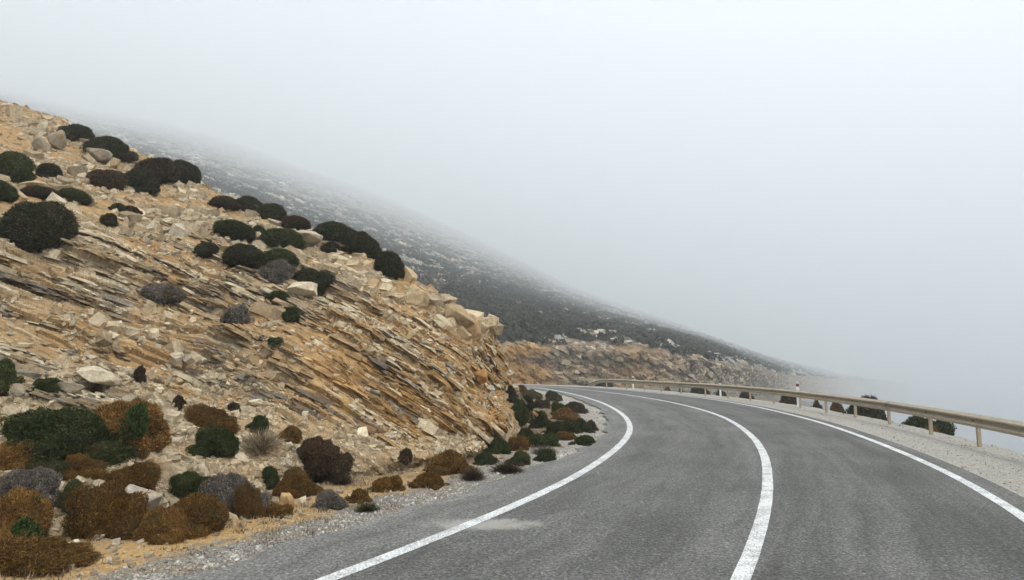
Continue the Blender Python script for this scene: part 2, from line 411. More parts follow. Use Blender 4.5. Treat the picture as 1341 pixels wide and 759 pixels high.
M_ASPH, nt, b = new_mat('worn asphalt')
u = attr(nt, 'across').outputs['Fac']
n1 = tex(nt, .45, 3, .5).outputs['Fac']; n2 = tex(nt, 34, 2, .5).outputs['Fac']; n3 = tex(nt, 22, 6, .85).outputs['Fac']; n4 = tex(nt, 5, 4, .65).outputs['Fac']
vv = tex(nt, 62, kind='ShaderNodeTexVoronoi')
c = mixc(nt, ramp(nt, n3, [(.38, 0), (.62, 1)]), (.036, .036, .035), (.19, .187, .18))
c = mixc(nt, 1., c, ramp(nt, n2, [(.3, .62), (.7, 1.3)]), 'MULTIPLY')
c = mixc(nt, ramp(nt, vv.outputs['Color'], [(.80, 0), (.9, .55)]), c, (.36, .35, .33))
c = mixc(nt, 1., c, ramp(nt, n1, [(.35, .86), (.65, 1.14)]), 'MULTIPLY')
c = mixc(nt, 1., c, ramp(nt, n4, [(.35, .88), (.65, 1.1)]), 'MULTIPLY')
# wheel tracks slightly darker, lane middles and edges paler
tr_ = nd(nt, 'ShaderNodeValToRGB'); nt.links.new(u, tr_.inputs['Fac'])
st = [(0, 1.42), (.10, 1.3), (.19, .92), (.30, 1.1), (.42, .86), (.50, 1.12), (.60, .82), (.73, 1.0), (.85, .78), (1, 1.1)]
while len(tr_.color_ramp.elements) < len(st): tr_.color_ramp.elements.new(.5)
for e_, (p, q) in zip(tr_.color_ramp.elements, st): e_.position = p; e_.color = (q * .7, q * .7, q * .7, 1)
c = mixc(nt, 1., c, tr_.outputs['Color'], 'MULTIPLY')
cx_ = nd(nt, 'ShaderNodeCombineXYZ'); nt.links.new(math_(nt, 'MULTIPLY', u, 26.), cx_.inputs[0]); nt.links.new(math_(nt, 'MULTIPLY', attr(nt, 'along').outputs['Fac'], .22), cx_.inputs[1])
stk = tex(nt, 1., 5, .6, cx_.outputs[0]).outputs['Fac']
c = mixc(nt, 1., c, ramp(nt, stk, [(.3, .74), (.7, 1.26)]), 'MULTIPLY')
c = mixc(nt, 1., c, (1.46, 1.43, 1.37), 'MULTIPLY')
# dried spill across the left line
tc = nd(nt, 'ShaderNodeTexCoord').outputs['Object']; sp_ = nd(nt, 'ShaderNodeSeparateXYZ'); nt.links.new(tc, sp_.inputs[0])
sx, sy, _ = G(634, 686)
ex = math_(nt, 'DIVIDE', math_(nt, 'SUBTRACT', sp_.outputs['X'], sx), .74); ey = math_(nt, 'DIVIDE', math_(nt, 'SUBTRACT', sp_.outputs['Y'], sy), .34)
rad = math_(nt, 'ADD', math_(nt, 'POWER', ex, 2), math_(nt, 'POWER', ey, 2))
rad = math_(nt, 'ADD', rad, math_(nt, 'MULTIPLY', math_(nt, 'SUBTRACT', n4, .5), 2.2))
rad = math_(nt, 'ADD', rad, math_(nt, 'MULTIPLY', math_(nt, 'SUBTRACT', n2, .5), 1.8))
c = mixc(nt, ramp(nt, rad, [(.25, .75), (1.15, 0)]), c, (.37, .355, .32))
nt.links.new(c, b.inputs['Base Color']); b.inputs['Roughness'].default_value = .85; b.inputs['Specular IOR Level'].default_value = .25
bump(nt, b, math_(nt, 'ADD', n3, math_(nt, 'MULTIPLY', n2, .7)), .012, .8)

# left and right edges, matched point by point with the nearest point of the other side
ragged = (noise(np.c_[LL[:, :2], LL[:, 2] * 0], 1.6, 88) - .5) * .35
wdn = lerp(-1.2, -.72, sstep(9, 17, LL[:, 1])); LE = LL.copy(); q1 = offset(LL, -1.); o = LL.copy(); o[:, :2] += (q1 - LL)[:, :2] * -wdn[:, None]; o2 = o.copy(); o2[:, :2] += (q1 - LL)[:, :2]; LE[:, :2] = o[:, :2] + (o2 - o)[:, :2] * ragged[:, None]
RE = offset(RL, .42)
def match(L, R):
    """walk both polylines together so that the rungs stay short"""
    i = j = 0; out = [(0, 0)]
    while i < len(L) - 1 or j < len(R) - 1:
        best = None
        for di, dj in ((1, 1), (1, 0), (0, 1)):
            a, c_ = i + di, j + dj
            if a >= len(L) or c_ >= len(R): continue
            d = np.linalg.norm(L[a, :2] - R[c_, :2]) - (.05 if di and dj else 0)
            if best is None or d < best[0]: best = (d, a, c_)
        _, i, j = best; out.append((i, j))
    return np.array(out)
mt = match(LE, RE)
Q = ribbon(LE[mt[:, 0]], RE[mt[:, 1]], 14, 0.)
acr = np.broadcast_to(np.linspace(0, 1, 14), Q.shape[:2]); alo = np.r_[0, np.cumsum(np.linalg.norm(np.diff(Q.mean(1)[:, :2], axis=0), axis=1))][:, None] * np.ones((1, 14))
link('road', mesh('road', Q.reshape(-1, 3), [grid_faces(*Q.shape[:2])], True, {'across': acr.ravel(), 'along': alo.ravel()}), M_ASPH, kind='structure')

M_PAINT, nt, b = new_mat('worn white road paint')
n1 = tex(nt, 55, 4, .7).outputs['Fac']; n2 = tex(nt, 3, 3, .6).outputs['Fac']; n3 = tex(nt, 120, 2, .6).outputs['Fac']
wear = math_(nt, 'ADD', n1, math_(nt, 'MULTIPLY', n2, .45))
c = mixc(nt, ramp(nt, wear, [(.66, .0), (.80, .8)]), (.80, .80, .79), (.20, .195, .185))
c = mixc(nt, 1., c, ramp(nt, n2, [(.3, .88), (.7, 1.08)]), 'MULTIPLY')
nt.links.new(c, b.inputs['Base Color']); bump(nt, b, math_(nt, 'ADD', n1, n3), .008, .7)
def stripe(L, wd, s0=0, s1=1e9):
    s = np.r_[0, np.cumsum(np.linalg.norm(np.diff(L[:, :2], axis=0), axis=1))]; L = L[(s >= s0) & (s <= s1)]
    L = resample(L, .12); jit = (noise(L, 3., 5) - .5)[:, None] * np.array([.014, .014, 0])
    a_, b_ = offset(L, -wd / 2), offset(L, wd / 2); q = ribbon(a_ + jit[:, None][:, 0], b_ + jit[:, None][:, 0], 3, .005)
    return link('road_marking', mesh('road_marking', q.reshape(-1, 3), [grid_faces(*q.shape[:2])], True), M_PAINT, kind='structure')
stripe(LL, .17); stripe(CL, .165); stripe(RL, .16)

# ------------------------------------------------------------------ mountainside beyond the gully, with the far road cut at its foot
MC = [  # column, row of the cut top, row where the slope is lost in fog, distance of the cut
 (-420, 130, 60, 95), (-200, 160, 80, 95), (-50, 195, 105, 95), (100, 250, 142, 95), (200, 300, 160, 95), (300, 345, 188, 95), (400, 385, 224, 95), (500, 418, 264, 95), (600, 440, 308, 95),
 (680, 450, 346, 95), (760, 452, 384, 96), (850, 457, 416, 101), (900, 465, 432, 110), (950, 475, 448, 138), (1000, 485, 465, 225), (1040, 491, 476, 410), (1080, 495, 486, 760), (1120, 497, 493, 1250), (1190, 503, 501, 2300)]
def m_net():
    C = []
    for px, yc, yf, y0 in MC:
        yf = yf - 4 * (480 < px < 920)
        K = (yc - yf) / (1 / y0 - 1 / max(1500, 1.5 * y0)); yv = yc - K / y0
        if y0 < 130:                                     # steep at the foot, then leaning back into the cloud
            st = [(1, 95), (.80, 112), (.62, 145), (.50, 195), (.40, 270), (.30, 410), (.21, 640), (.13, 1000), (.06, 1450), (.01, 1900), (-.02, 2400)]
            row = [W(px, yf + s_ * (yc - yf), Y * lerp(y0 / 95, 1, min(1, (Y - 95) / 300))) for s_, Y in st]
        else: row = [W(px, yv + K / Y, Y) for Y in np.geomspace(y0, max(2000, y0 * 1.2), 11)]
        top = np.array(row[0])
        if px < 560: foot = np.array([top[0] * .96, top[1] * .955, min(top[2] - 2.5, 2)])
        else:
            back = LL[LL[:, 2] < -.5]; k = np.argmin(np.abs(back[:, 0] / back[:, 1] - (px - CX) / F)); f0 = back[k]
            foot = np.array([f0[0] - .5, f0[1] + 1.6, f0[2] - .25]) if px < 1020 else np.array(W(px, yc + 34, y0 * .96))
        C.append([foot, lerp(foot, top, .55) + np.array([0, -.35, .5])] + row)
    return np.array(C)
CM = m_net()
SPM = [14, 18, 22, 28, 34, 40, 42, 44, 44, 42, 42, 42, 24, 26, 26, 20, 16, 10]
T_ = smooth(CM, SPM); T_ = np.swapaxes(smooth(np.swapaxes(T_, 0, 1), [14, 16, 18, 18, 18, 18, 18, 16, 14, 12, 8, 5]), 0, 1)
NM = normals(T_); RM = np.concatenate([[i + k / n for k in range(n)] for i, n in enumerate([14, 16, 18, 18, 18, 18, 18, 16, 14, 12, 8, 5])] + [[12]])
RMg = np.broadcast_to(RM, T_.shape[:2])
cut = 1 - sstep(1.8, 2.3, RMg + (fbm(T_, .15, 3, 3) - .5))
wq = T_[..., 2] + .42 * T_[..., 0]
i = np.floor(wq / .55).astype(np.int64); j = np.floor(T_[..., 0] / 3.2 + hsh(i, i * 0, i * 0, 4) * 5).astype(np.int64); bb = hsh(i, j, i * 0, 6)
T_ = T_ + NM * ((cut * ((bb - .5) * 1.0 + (fbm(T_, .5, 4, 2) - .5) * .8) + (1 - cut) * ((fbm(T_, .12, 4, 14) - .5) * 1.3 + (fbm(T_, .025, 4, 15) - .5) * 2. + (fbm(T_, .009, 3, 16) - .5) * 5 * sstep(220, 650, np.hypot(T_[..., 0], T_[..., 1])))) * sstep(0, .4, RMg))[..., None]
NM = normals(T_)
och = sstep(.42, .62, fbm(T_, .11, 3, 71)) * (1 - sstep(2, 30, T_[..., 0]))
mcut = lerp(lerp(C3(.20, .175, .14), C3(.40, .34, .26), bb[..., None]), lerp(ODK, OCH, bb[..., None]), np.clip(och + .15, 0, 1)[..., None])
up = lerp(C3(.05, .045, .034), C3(.15, .132, .105), sstep(.4, .62, fbm(T_ * [1, 1, 2.2], .22, 4, 81))[..., None])
mc = lerp(up, mcut, cut[..., None])
m_me = mesh('mountainside', T_.reshape(-1, 3), [grid_faces(*T_.shape[:2])], False, {'Col': mc.reshape(-1, 3)})
mountainside = link('mountainside', m_me, M_FAR, kind='structure')
mount_bvh = BVHTree.FromPolygons(T_.reshape(-1, 3).tolist(), grid_faces(*T_.shape[:2]).tolist())

# ------------------------------------------------------------------ stones
def frames(n, t):
    n = n / np.linalg.norm(n, axis=1, keepdims=True); t = t - n * (t * n).sum(1, keepdims=True); t /= np.linalg.norm(t, axis=1, keepdims=True) + 1e-9
    return n, t, np.cross(n, t)
def stone_arrays(P, n, t, L, Wd, Hh, k=6, chip=.3):
    """flat many-sided stones: P centre, n the flat side, t the long axis"""
    n, t, bt = frames(n, t); N = len(P)
    ang = (np.arange(k) + rng.uniform(-.32, .32, (N, k))) / k * 2 * math.pi
    r = rng.uniform(1 - chip, 1 + chip, (N, k)); r2 = r * rng.uniform(.72, 1.08, (N, k))
    x, y = np.cos(ang), np.sin(ang)
    q = np.maximum(np.abs(x), np.abs(y)) ** .3; x, y = x / q, y / q          # a little squared
    V = np.empty((N, 2 * k, 3))
    tilt = rng.uniform(-.25, .25, (N, 1))
    for s, (rad, h) in enumerate(((r, -.5), (r2, .5))):
        hh = (h + rng.uniform(-.16, .16, (N, k)) + tilt * x) * Hh[:, None]
        V[:, s * k:(s + 1) * k] = P[:, None] + t[:, None] * (x * rad * L[:, None] * .5)[..., None] + bt[:, None] * (y * rad * Wd[:, None] * .5)[..., None] + n[:, None] * hh[..., None]
    base = (np.arange(N) * 2 * k)[:, None]
    f = []
    for i in range(1, k - 1):
        f.append(base + np.array([[k, k + i, k + i + 1]])); f.append(base + np.array([[0, i + 1, i]]))
    tri = np.concatenate(f)
    quad = np.concatenate([base + np.array([[i, (i + 1) % k, k + (i + 1) % k, k + i]]) for i in range(k)])
    return V.reshape(-1, 3), [tri, quad]
def stones(name, P, n, t, L, Wd, Hh, col, mat, parent=None, k=6, **kw):
    V, f = stone_arrays(P, n, t, L, Wd, Hh, k)
    return link(name, mesh(name, V, f, False, {'Col': np.repeat(col, 2 * k, 0)}), mat, parent, **kw)
def stone_template(seed, k=7):
    P = np.zeros((1, 3)); o = np.array([1.])
    V, f = stone_arrays(P, np.array([[0, 0, 1.]]), np.array([[1., 0, 0]]), o, o, o, k, .26)
    return mesh('stone_%d' % seed, V, f, False)
TEMPL = [stone_template(s) for s in range(14)]
def single(name, P, n, t, L, Wd, Hh, col, parent):
    n, t, bt = frames(n[None], t[None]); n, t, bt = n[0], t[0], bt[0]
    o = link(name, TEMPL[rng.integers(14)], M_ROCK1, parent)
    m = Matrix((t, bt, n)).transposed().to_4x4(); m.translation = Vector(P)
    o.matrix_world = m @ Matrix.Diagonal((L, Wd, Hh, 1)); o.color = (*[float(q) for q in col], 1)
    return o
def sample(S, Nn, weight, N):
    n, m = S.shape[:2]
    A = np.linalg.norm(np.cross(S[1:, :-1] - S[:-1, :-1], S[:-1, 1:] - S[:-1, :-1]), axis=-1) * weight[:-1, :-1]
    p = A.ravel(); p = p / p.sum(); c = rng.choice(len(p), N, p=p); i, j = c // (m - 1), c % (m - 1)
    a, b_ = rng.random((2, N)); a = a[:, None]; b_ = b_[:, None]
    P = S[i, j] * (1 - a) * (1 - b_) + S[i + 1, j] * a * (1 - b_) + S[i, j + 1] * (1 - a) * b_ + S[i + 1, j + 1] * a * b_
    return P, Nn[i, j], i, j
def jitter(V, s): 
    V = V + rng.normal(0, s, V.shape); return V / np.linalg.norm(V, axis=1, keepdims=True)

dist2 = (S[..., 0] ** 2 + S[..., 1] ** 2); pxl = proj(S)[..., 0]
seen = (pxl > -220) & (S[..., 1] > 3) & (np.arange(S.shape[0])[:, None] < sum(SPU[:9]))
# bedded slabs that stick out of the rock face
bi = np.floor(bed_w(S) / .5 + 2 * noise(S, .3, 44)).astype(np.int64); bed_r = hsh(bi, bi * 0, bi * 0, 45)
Wf = face * (1.05 - .85 * soil) * (.25 + 1.3 * bed_r ** 1.5) / dist2 * seen * 100
P, n, ii, jj = sample(S, N0, Wf, 27000)
bn = jitter(bed_n(P), .045); tt = np.cross(n, bn); tt /= np.linalg.norm(tt, axis=1, keepdims=True)
sz = np.exp(rng.normal(-1.5, .55, len(P))).clip(.09, .9)
tt = tt + np.cross(bn, tt) * rng.normal(0, .16, len(P))[:, None]
Hs = (sz * rng.uniform(.05, .16, len(P))).clip(.012, .09); Ws = sz * rng.uniform(.6, 1.15, len(P))
P = P - n * (Ws * rng.uniform(.2, .46, len(P)))[:, None]
q_ = np.floor(bed_w(P) / .16 + 1.5 * noise(P, .4, 46)).astype(np.int64); q2 = np.floor((P * [.35, .9, -.25]).sum(1) / 1.7 + hsh(q_, q_, q_, 2) * 9).astype(np.int64)
P = P + n * ((hsh(q_, q2, q_ * 0, 51) ** 2 * .22 - .09))[:, None]
long_ = rng.random(len(P)) < 0; sz[long_] = rng.uniform(.9, 1.7, long_.sum()); Hs[long_] = rng.uniform(.05, .13, long_.sum()); Ws[long_] = rng.uniform(.3, .6, long_.sum())
t1, t2 = hsh(q_, q2, q_ * 0, 47), hsh(q_, q2, q_ * 0, 48)
col = rock_colour(P, lerp(t1, rng.random(len(P)), .45), np.where(rng.random(len(P)) < .65, t2, rng.random(len(P)))) * lerp(.7, 1.2, lerp(hsh(q_, q2, q_ * 0, 49), rng.random(len(P)), .5))[:, None]
o_ = np.argsort(-sz * np.sqrt(Hs) / np.sqrt((P ** 2).sum(1)) * (pxl[ii, jj] > 0)); big, rest = o_[:300], o_[300:]
for q in big: single('slab', P[q], bn[q], tt[q], sz[q], Ws[q], Hs[q], col[q], hillside)
PL, nL, iL, jL = sample(S, N0, face * (1 - soil) * bed_r / dist2 * seen * (pxl > 0) * 100, 70)
bL = jitter(bed_n(PL), .03); tL = np.cross(nL, bL); tL += np.cross(bL, tL) * rng.normal(0, .12, 70)[:, None]
for q in range(70):
    l_ = rng.uniform(.7, 1.7); w_ = rng.uniform(.6, 1.1)
    single('ledge', PL[q] - nL[q] * (w_ * .5 - rng.uniform(.05, .2)), bL[q], tL[q], l_, w_, rng.uniform(.09, .24), rock_colour(PL[q][None], rng.random(1), rng.uniform(.2, 1., 1))[0] * rng.uniform(.85, 1.15), hillside)
stones('bedded_rock', P[rest], bn[rest], tt[rest], sz[rest], Ws[rest], Hs[rest], col[rest], M_ROCK, hillside, kind='stuff')

# loose stones: on the apron below the face, on the upper slope, and thin over the face
low = 1 - sstep(1.7, 2.4, RVg + lump * 1.2); upp = sstep(4., 4.7, RVg + lump * 1.4) * (RVg < 6.7)
def scree(name, weight, N, mu, sg, lo, hi, flat, n_single):
    P, n, ii, jj = sample(S, NH, weight * (.2 + 2 * sstep(.38, .62, fbm(S, 1.1, 3, 63))) / dist2 * seen * 100, N)
    sz = np.exp(rng.normal(mu, sg, N)).clip(lo, hi); up_ = lerp(n, np.array([[.25, 0, 1.]]), .45)
    nn = jitter(up_ / np.linalg.norm(up_, axis=1, keepdims=True), .28); tt = rng.normal(0, 1, (N, 3))
    Hs = sz * rng.uniform(*flat, N); Ws = sz * rng.uniform(.5, .95, N); P = P + n * (Hs * rng.uniform(-.32, .22, N))[:, None]
    r2 = rng.random(N) * .9 + .12
    col = rock_colour(P, rng.random(N), r2); col = lerp(col, lerp(BEI, CRE, rng.random((N, 1))), .6) * rng.uniform(.68, 1.15, (N, 1))
    o_ = np.argsort(-sz / np.sqrt((P ** 2).sum(1)) * (pxl[ii, jj] > 0)); b_, r_ = o_[:n_single], o_[n_single:]
    for q in b_: single('stone', P[q], nn[q], tt[q], sz[q], Ws[q], Hs[q], col[q], hillside)
    stones(name, P[r_], nn[r_], tt[r_], sz[r_], Ws[r_], Hs[r_], col[r_], M_ROCK, hillside, k=5, kind='stuff')
scree('scree', low, 46000, -2.95, .6, .02, .30, (.2, .6), 120)
scree('rubble', upp, 22000, -2.4, .72, .035, .7, (.22, .65), 150)
scree('chippings', face * (.15 + soil), 3000, -2.3, .5, .04, .4, (.2, .6), 30)

# gravel along the verges
def verge_points(N, lo, hi, side, rmax):
    L = LL if side < 0 else RL
    s = L[(L[:, 1] > 4.5) & (L[:, 1] < rmax)]; wgt = 1 / (s[:, 1] ** 1.3); q = s[rng.choice(len(s) - 1, N, p=(wgt / wgt.sum())[:-1] / (wgt / wgt.sum())[:-1].sum())]
    T = offset(q, 0); d = rng.uniform(lo, hi, N)
    full = {tuple(np.round(a_, 4)): k_ for k_, a_ in enumerate(L)}
    Tn = np.gradient(L[:, :2], axis=0); Tn /= np.linalg.norm(Tn, axis=1, keepdims=True)
    k_ = np.array([full[tuple(np.round(a_, 4))] for a_ in q]); t_ = Tn[k_]
    xy = q[:, :2] + np.stack([t_[:, 1], -t_[:, 0]], 1) * (side * d)[:, None] + rng.normal(0, .15, (N, 2))
    z, _, _ = ground_z(xy); return np.c_[xy, z]
def gravel(name, N, lo, hi, side, rmax, mu, colA, colB, clip=.06):
    P = verge_points(N, lo, hi, side, rmax); sz = np.exp(rng.normal(mu, .5, N)).clip(.008, clip)
    nn = jitter(np.tile([[0, 0, 1.]], (N, 1)), .3); col = lerp(np.array(colA), np.array(colB), rng.random((N, 1))) * rng.uniform(.6, 1.2, (N, 1))
    stones(name, P + [[0, 0, .005]], nn, rng.normal(0, 1, (N, 3)), sz, sz * rng.uniform(.5, 1, N), sz * rng.uniform(.3, .7, N), col, M_ROCK, None, k=5, kind='stuff')
gravel('verge_gravel', 17000, 1.0, 1.95, -1, 30, -4.5, (.30, .27, .225), (.50, .46, .40))
gravel('verge_gravel', 9000, .7, 1.6, -1, 58, -3.75, (.40, .37, .32), (.66, .63, .57))
gravel('verge_stones', 2600, 1.9, 6.5, -1, 60, -2.9, (.28, .22, .14), (.55, .47, .36), .14)
gravel('shoulder_gravel', 6000, .5, 2.4, 1, 30, -4.4, (.26, .24, .21), (.55, .52, .46), .045)

def verge_grass():
    V, Fc, ti, va = [], [], [], []
    P = np.r_[verge_points(500, 1.7, 3.6, -1, 16), verge_points(420, 1.2, 3.6, -1, 60), verge_points(90, 1.3, 2.6, 1, 50)]
    P = P[rng.random(len(P)) < sstep(.42, .58, noise(P * [1, 1, 0], .9, 70)) + .08]
    nb = 16; N = len(P); h = rng.uniform(.03, .10, (N, 1)); a_ = rng.uniform(0, 6.28, (N, nb)); lean = rng.uniform(.2, 1.1, (N, nb))
    b0 = P[:, None] + np.stack([rng.normal(0, .05, (N, nb)), rng.normal(0, .05, (N, nb)), np.full((N, nb), -.01)], -1)
    hh = h * rng.uniform(.5, 1.2, (N, nb)); tip = b0 + np.stack([np.cos(a_) * lean * hh, np.sin(a_) * lean * hh, hh], -1)
    sd = np.stack([-np.sin(a_), np.cos(a_), a_ * 0], -1) * .006
    V = np.stack([b0 - sd, b0 + sd, tip], 2).reshape(-1, 3)
    link('dry_grass', mesh('dry_grass', V, [np.arange(len(V)).reshape(-1, 3)], False, {'tint': np.repeat(rng.random(N), nb * 3), 'val': np.repeat(rng.random(N * nb), 3)}), SH['straw'], kind='stuff')
verge_grass()

# far slopes: pale outcrops and dark scrub on the mountainside
dm = T_[..., 0] ** 2 + T_[..., 1] ** 2; pm = proj(T_)
seen_m = (pm[..., 0] > -60) & (pm[..., 0] < 1200)
band = sstep(.47, .60, fbm(T_ * [1, .6, 2.4], .13, 4, 91))
P, n, ii, jj = sample(T_, NM, (1 - cut) * (.06 + band * (.5 + 1.2 * sstep(.42, .6, fbm(T_, .035, 3, 95)))) / dm * seen_m * 1e4, 15000)
sz = np.exp(rng.normal(-.25, .5, len(P))).clip(.25, 2.6) * np.clip((dm[ii, jj] ** .5 / 120) ** .8, .75, 6)
tt = np.tile([[.8, .25, -.45]], (len(P), 1)) + rng.normal(0, .3, (len(P), 3))
col = lerp(C3(.26, .25, .235), C3(.58, .55, .5), rng.random((len(P), 1)) ** 1.3)
wm = rng.random(len(P)) < .18; col[wm] = lerp(BEI, CRE, rng.random((wm.sum(), 1)))
stones('mountain_outcrops', P, jitter(lerp(n, np.array([[.3, -.2, .9]]), .3), .25), tt, sz * 1.25, sz * .75, np.minimum(sz * .5, .8), col, M_FAR, mountainside, k=5, kind='stuff')
P, n, ii, jj = sample(T_, NM, cut / dm * seen_m * (pm[..., 0] > 600) * 1e4, 13000)
sz = np.exp(rng.normal(-.55, .55, len(P))).clip(.2, 2.2)
bn = jitter(np.tile([[.4, -.1, .9]], (len(P), 1)), .2); tt = np.cross(n, bn) + rng.normal(0, .2, (len(P), 3))
r = rng.random(len(P)); oc = och[ii, jj]
col = lerp(lerp(C3(.10, .09, .075), C3(.62, .52, .38), r[:, None] ** 1.3), lerp(ODK, OCH, r[:, None]), np.clip(oc * .9 + .12, 0, 1)[:, None])
P = P - n * (sz * .18)[:, None]
o_ = np.argsort(-sz); b_, r_ = o_[:120], o_[120:]
for q in b_: single('slab', P[q], bn[q], tt[q], sz[q] * 1.5, sz[q] * .8, sz[q] * .3, col[q], mountainside)
stones('cut_rock', P[r_], bn[r_], tt[r_], sz[r_] * 1.5, sz[r_] * .8, sz[r_] * .28, col[r_], M_FAR, mountainside, k=5, kind='stuff')

# ------------------------------------------------------------------ shrubs
def dome(u_, v_, R):                                  # directions on a cushion: v_ from -.35 (skirt) to 1 (top)
    z = v_; r = np.sqrt(np.clip(1 - z * z, 0, 1)); return np.stack([r * np.cos(u_), r * np.sin(u_), z], -1)
def lobes(D, seed):
    smooth_ = seed >= 600
    r_ = np.random.default_rng(seed * 7 + 1); out = .60 / np.sqrt(1 - .30 * np.clip(D[..., 2], 0, 1) ** 2) * np.ones(D.shape[:-1])
    nl = r_.integers(6, 10)
    for k in range(nl + (3 if smooth_ else 8)):
        a_ = r_.uniform(0, 6.283); d_ = r_.uniform(.15, .52); c = np.array([np.cos(a_) * d_, np.sin(a_) * d_, r_.uniform(.0, .42) * (1 - d_ * .6)]); ro = r_.uniform(.32, .52)
        if smooth_: ro *= 1.25; c = c * .72
        if k >= nl: d_ = r_.uniform(.62, .82); ro = r_.uniform(.2, .34); c = np.array([np.cos(a_) * d_, np.sin(a_) * d_, r_.uniform(-.14, .02)])   # low skirt
        b_ = (D * c).sum(-1); q = b_ * b_ - (c * c).sum() + ro * ro
        out = np.maximum(out, np.where(q > 0, b_ + np.sqrt(np.clip(q, 0, None)), 0))
    return np.clip(out, .5, 1.06)
def bumpy(D, seed, lump_):
    return lobes(D, seed) * fine_bumps(D, seed, lump_)
def fine_bumps(D, seed, lump_):
    a_ = 1 - np.abs(2 * noise(D, 2.1, seed) - 1); b__ = 1 - np.abs(2 * noise(D, 4.7, seed + 1) - 1)
    return 1 + lump_ * ((noise(D, 1.3, seed + 2) - .5) * 1.0 + (.5 - a_) * .62 + (.5 - b__) * .42)
def shrub_mesh(seed, n_leaf, lump_, leaf, wisp=.35, leaves_only=False):
    r_ = np.random.default_rng(seed)
    # woody core
    nu, nv = 48, 26
    U, Vv = np.meshgrid(np.linspace(0, 2 * math.pi, nu), np.sin(np.linspace(-1.35, math.pi / 2, nv)), indexing='ij')
    D = dome(U, Vv, 1); core = D * (bumpy(D, seed, lump_) * .93)[..., None]
    hr = np.hypot(core[..., 0], core[..., 1]).max(); nrm = np.array([1 / hr, 1 / hr, .95 / core[..., 2].max()])
    cV = core.reshape(-1, 3) * nrm; cF = grid_faces(nu, nv)
    ct = noise(D, 1.7, seed + 9).ravel(); cv = np.full(len(cV), .15)  # core toned darker than the leaves: painted-in shade between them
    # leaf and twig tips over it
    D = dome(r_.uniform(0, 2 * math.pi, n_leaf), r_.uniform(-.75, 1, n_leaf), 1)
    rad = bumpy(D, seed, lump_) * (1 - r_.random(n_leaf) ** 2 * .10 + .02)
    P = D * rad[:, None]
    d = D * .8 + r_.normal(0, wisp + .25, (n_leaf, 3)) + [0, 0, .25]; d /= np.linalg.norm(d, axis=1, keepdims=True)
    s = np.cross(d, r_.normal(0, 1, (n_leaf, 3))); s /= np.linalg.norm(s, axis=1, keepdims=True)
    ln = leaf * r_.uniform(.6, 1.5, n_leaf); wd = ln * r_.uniform(.22, .45, n_leaf)
    lg = r_.random(n_leaf) < .025; ln[lg] *= 2.1; wd[lg] *= .6; P[lg] += D[lg] * .05
    V = np.stack([P - d * ln[:, None] * .5 - s * wd[:, None] * .5, P - d * ln[:, None] * .4 + s * wd[:, None] * .5, P + d * ln[:, None] * .6], 1) * nrm
    lt = np.repeat(np.clip(noise(D, 1.7, seed + 9) + r_.normal(0, .12, n_leaf), 0, 1), 3); lv = np.repeat(r_.random(n_leaf), 3)
    if leaves_only: return mesh('sprig_%d' % seed, V.reshape(-1, 3), [np.arange(n_leaf * 3).reshape(-1, 3)], False, {'tint': lt, 'val': lv})
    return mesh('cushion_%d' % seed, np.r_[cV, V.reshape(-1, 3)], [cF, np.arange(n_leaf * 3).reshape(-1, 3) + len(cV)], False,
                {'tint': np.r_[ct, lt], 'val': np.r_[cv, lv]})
BIG = [shrub_mesh(100 + s, 30000, .30, .045) for s in range(4)]
MID = [shrub_mesh(200 + s, 10000, .26, .075) for s in range(5)]
DOME = [shrub_mesh(600 + s, 11000, .16, .07) for s in range(5)]
SMALL = [shrub_mesh(300 + s, 4000, .26, .12) for s in range(4)]
SPRIG = [shrub_mesh(350, 1500, .5, .20, .5, True), shrub_mesh(351, 1500, .5, .20, .5, True)]
def twiggy_mesh(seed, n, leaf=.5):                    # a loose see-through clump of thin dry stems
    r_ = np.random.default_rng(seed)
    D = dome(r_.uniform(0, 2 * math.pi, n), r_.uniform(.05, 1, n), 1)
    a_ = D * r_.uniform(0, .35, (n, 1)) * [1, 1, .2]; ln = r_.uniform(.55, 1.05, n)[:, None]
    b__ = a_ * .6 + D * ln; mid = (a_ + b__) / 2 + r_.normal(0, .06, (n, 3))
    s = np.cross(D, r_.normal(0, 1, (n, 3))); s /= np.linalg.norm(s, axis=1, keepdims=True); s *= .011
    V = np.stack([a_ - s, a_ + s, mid - s, mid + s, b__], 1).reshape(-1, 3); k_ = np.arange(n)[:, None] * 5
    return mesh('twigs_%d' % seed, V, [k_ + np.array([[0, 1, 3, 2]]), k_ + np.array([[2, 3, 4]])], False,
                {'tint': np.repeat(r_.random(n), 5), 'val': np.repeat(r_.random(n), 5)})
TWIG = [twiggy_mesh(400 + s, 900) for s in range(3)]

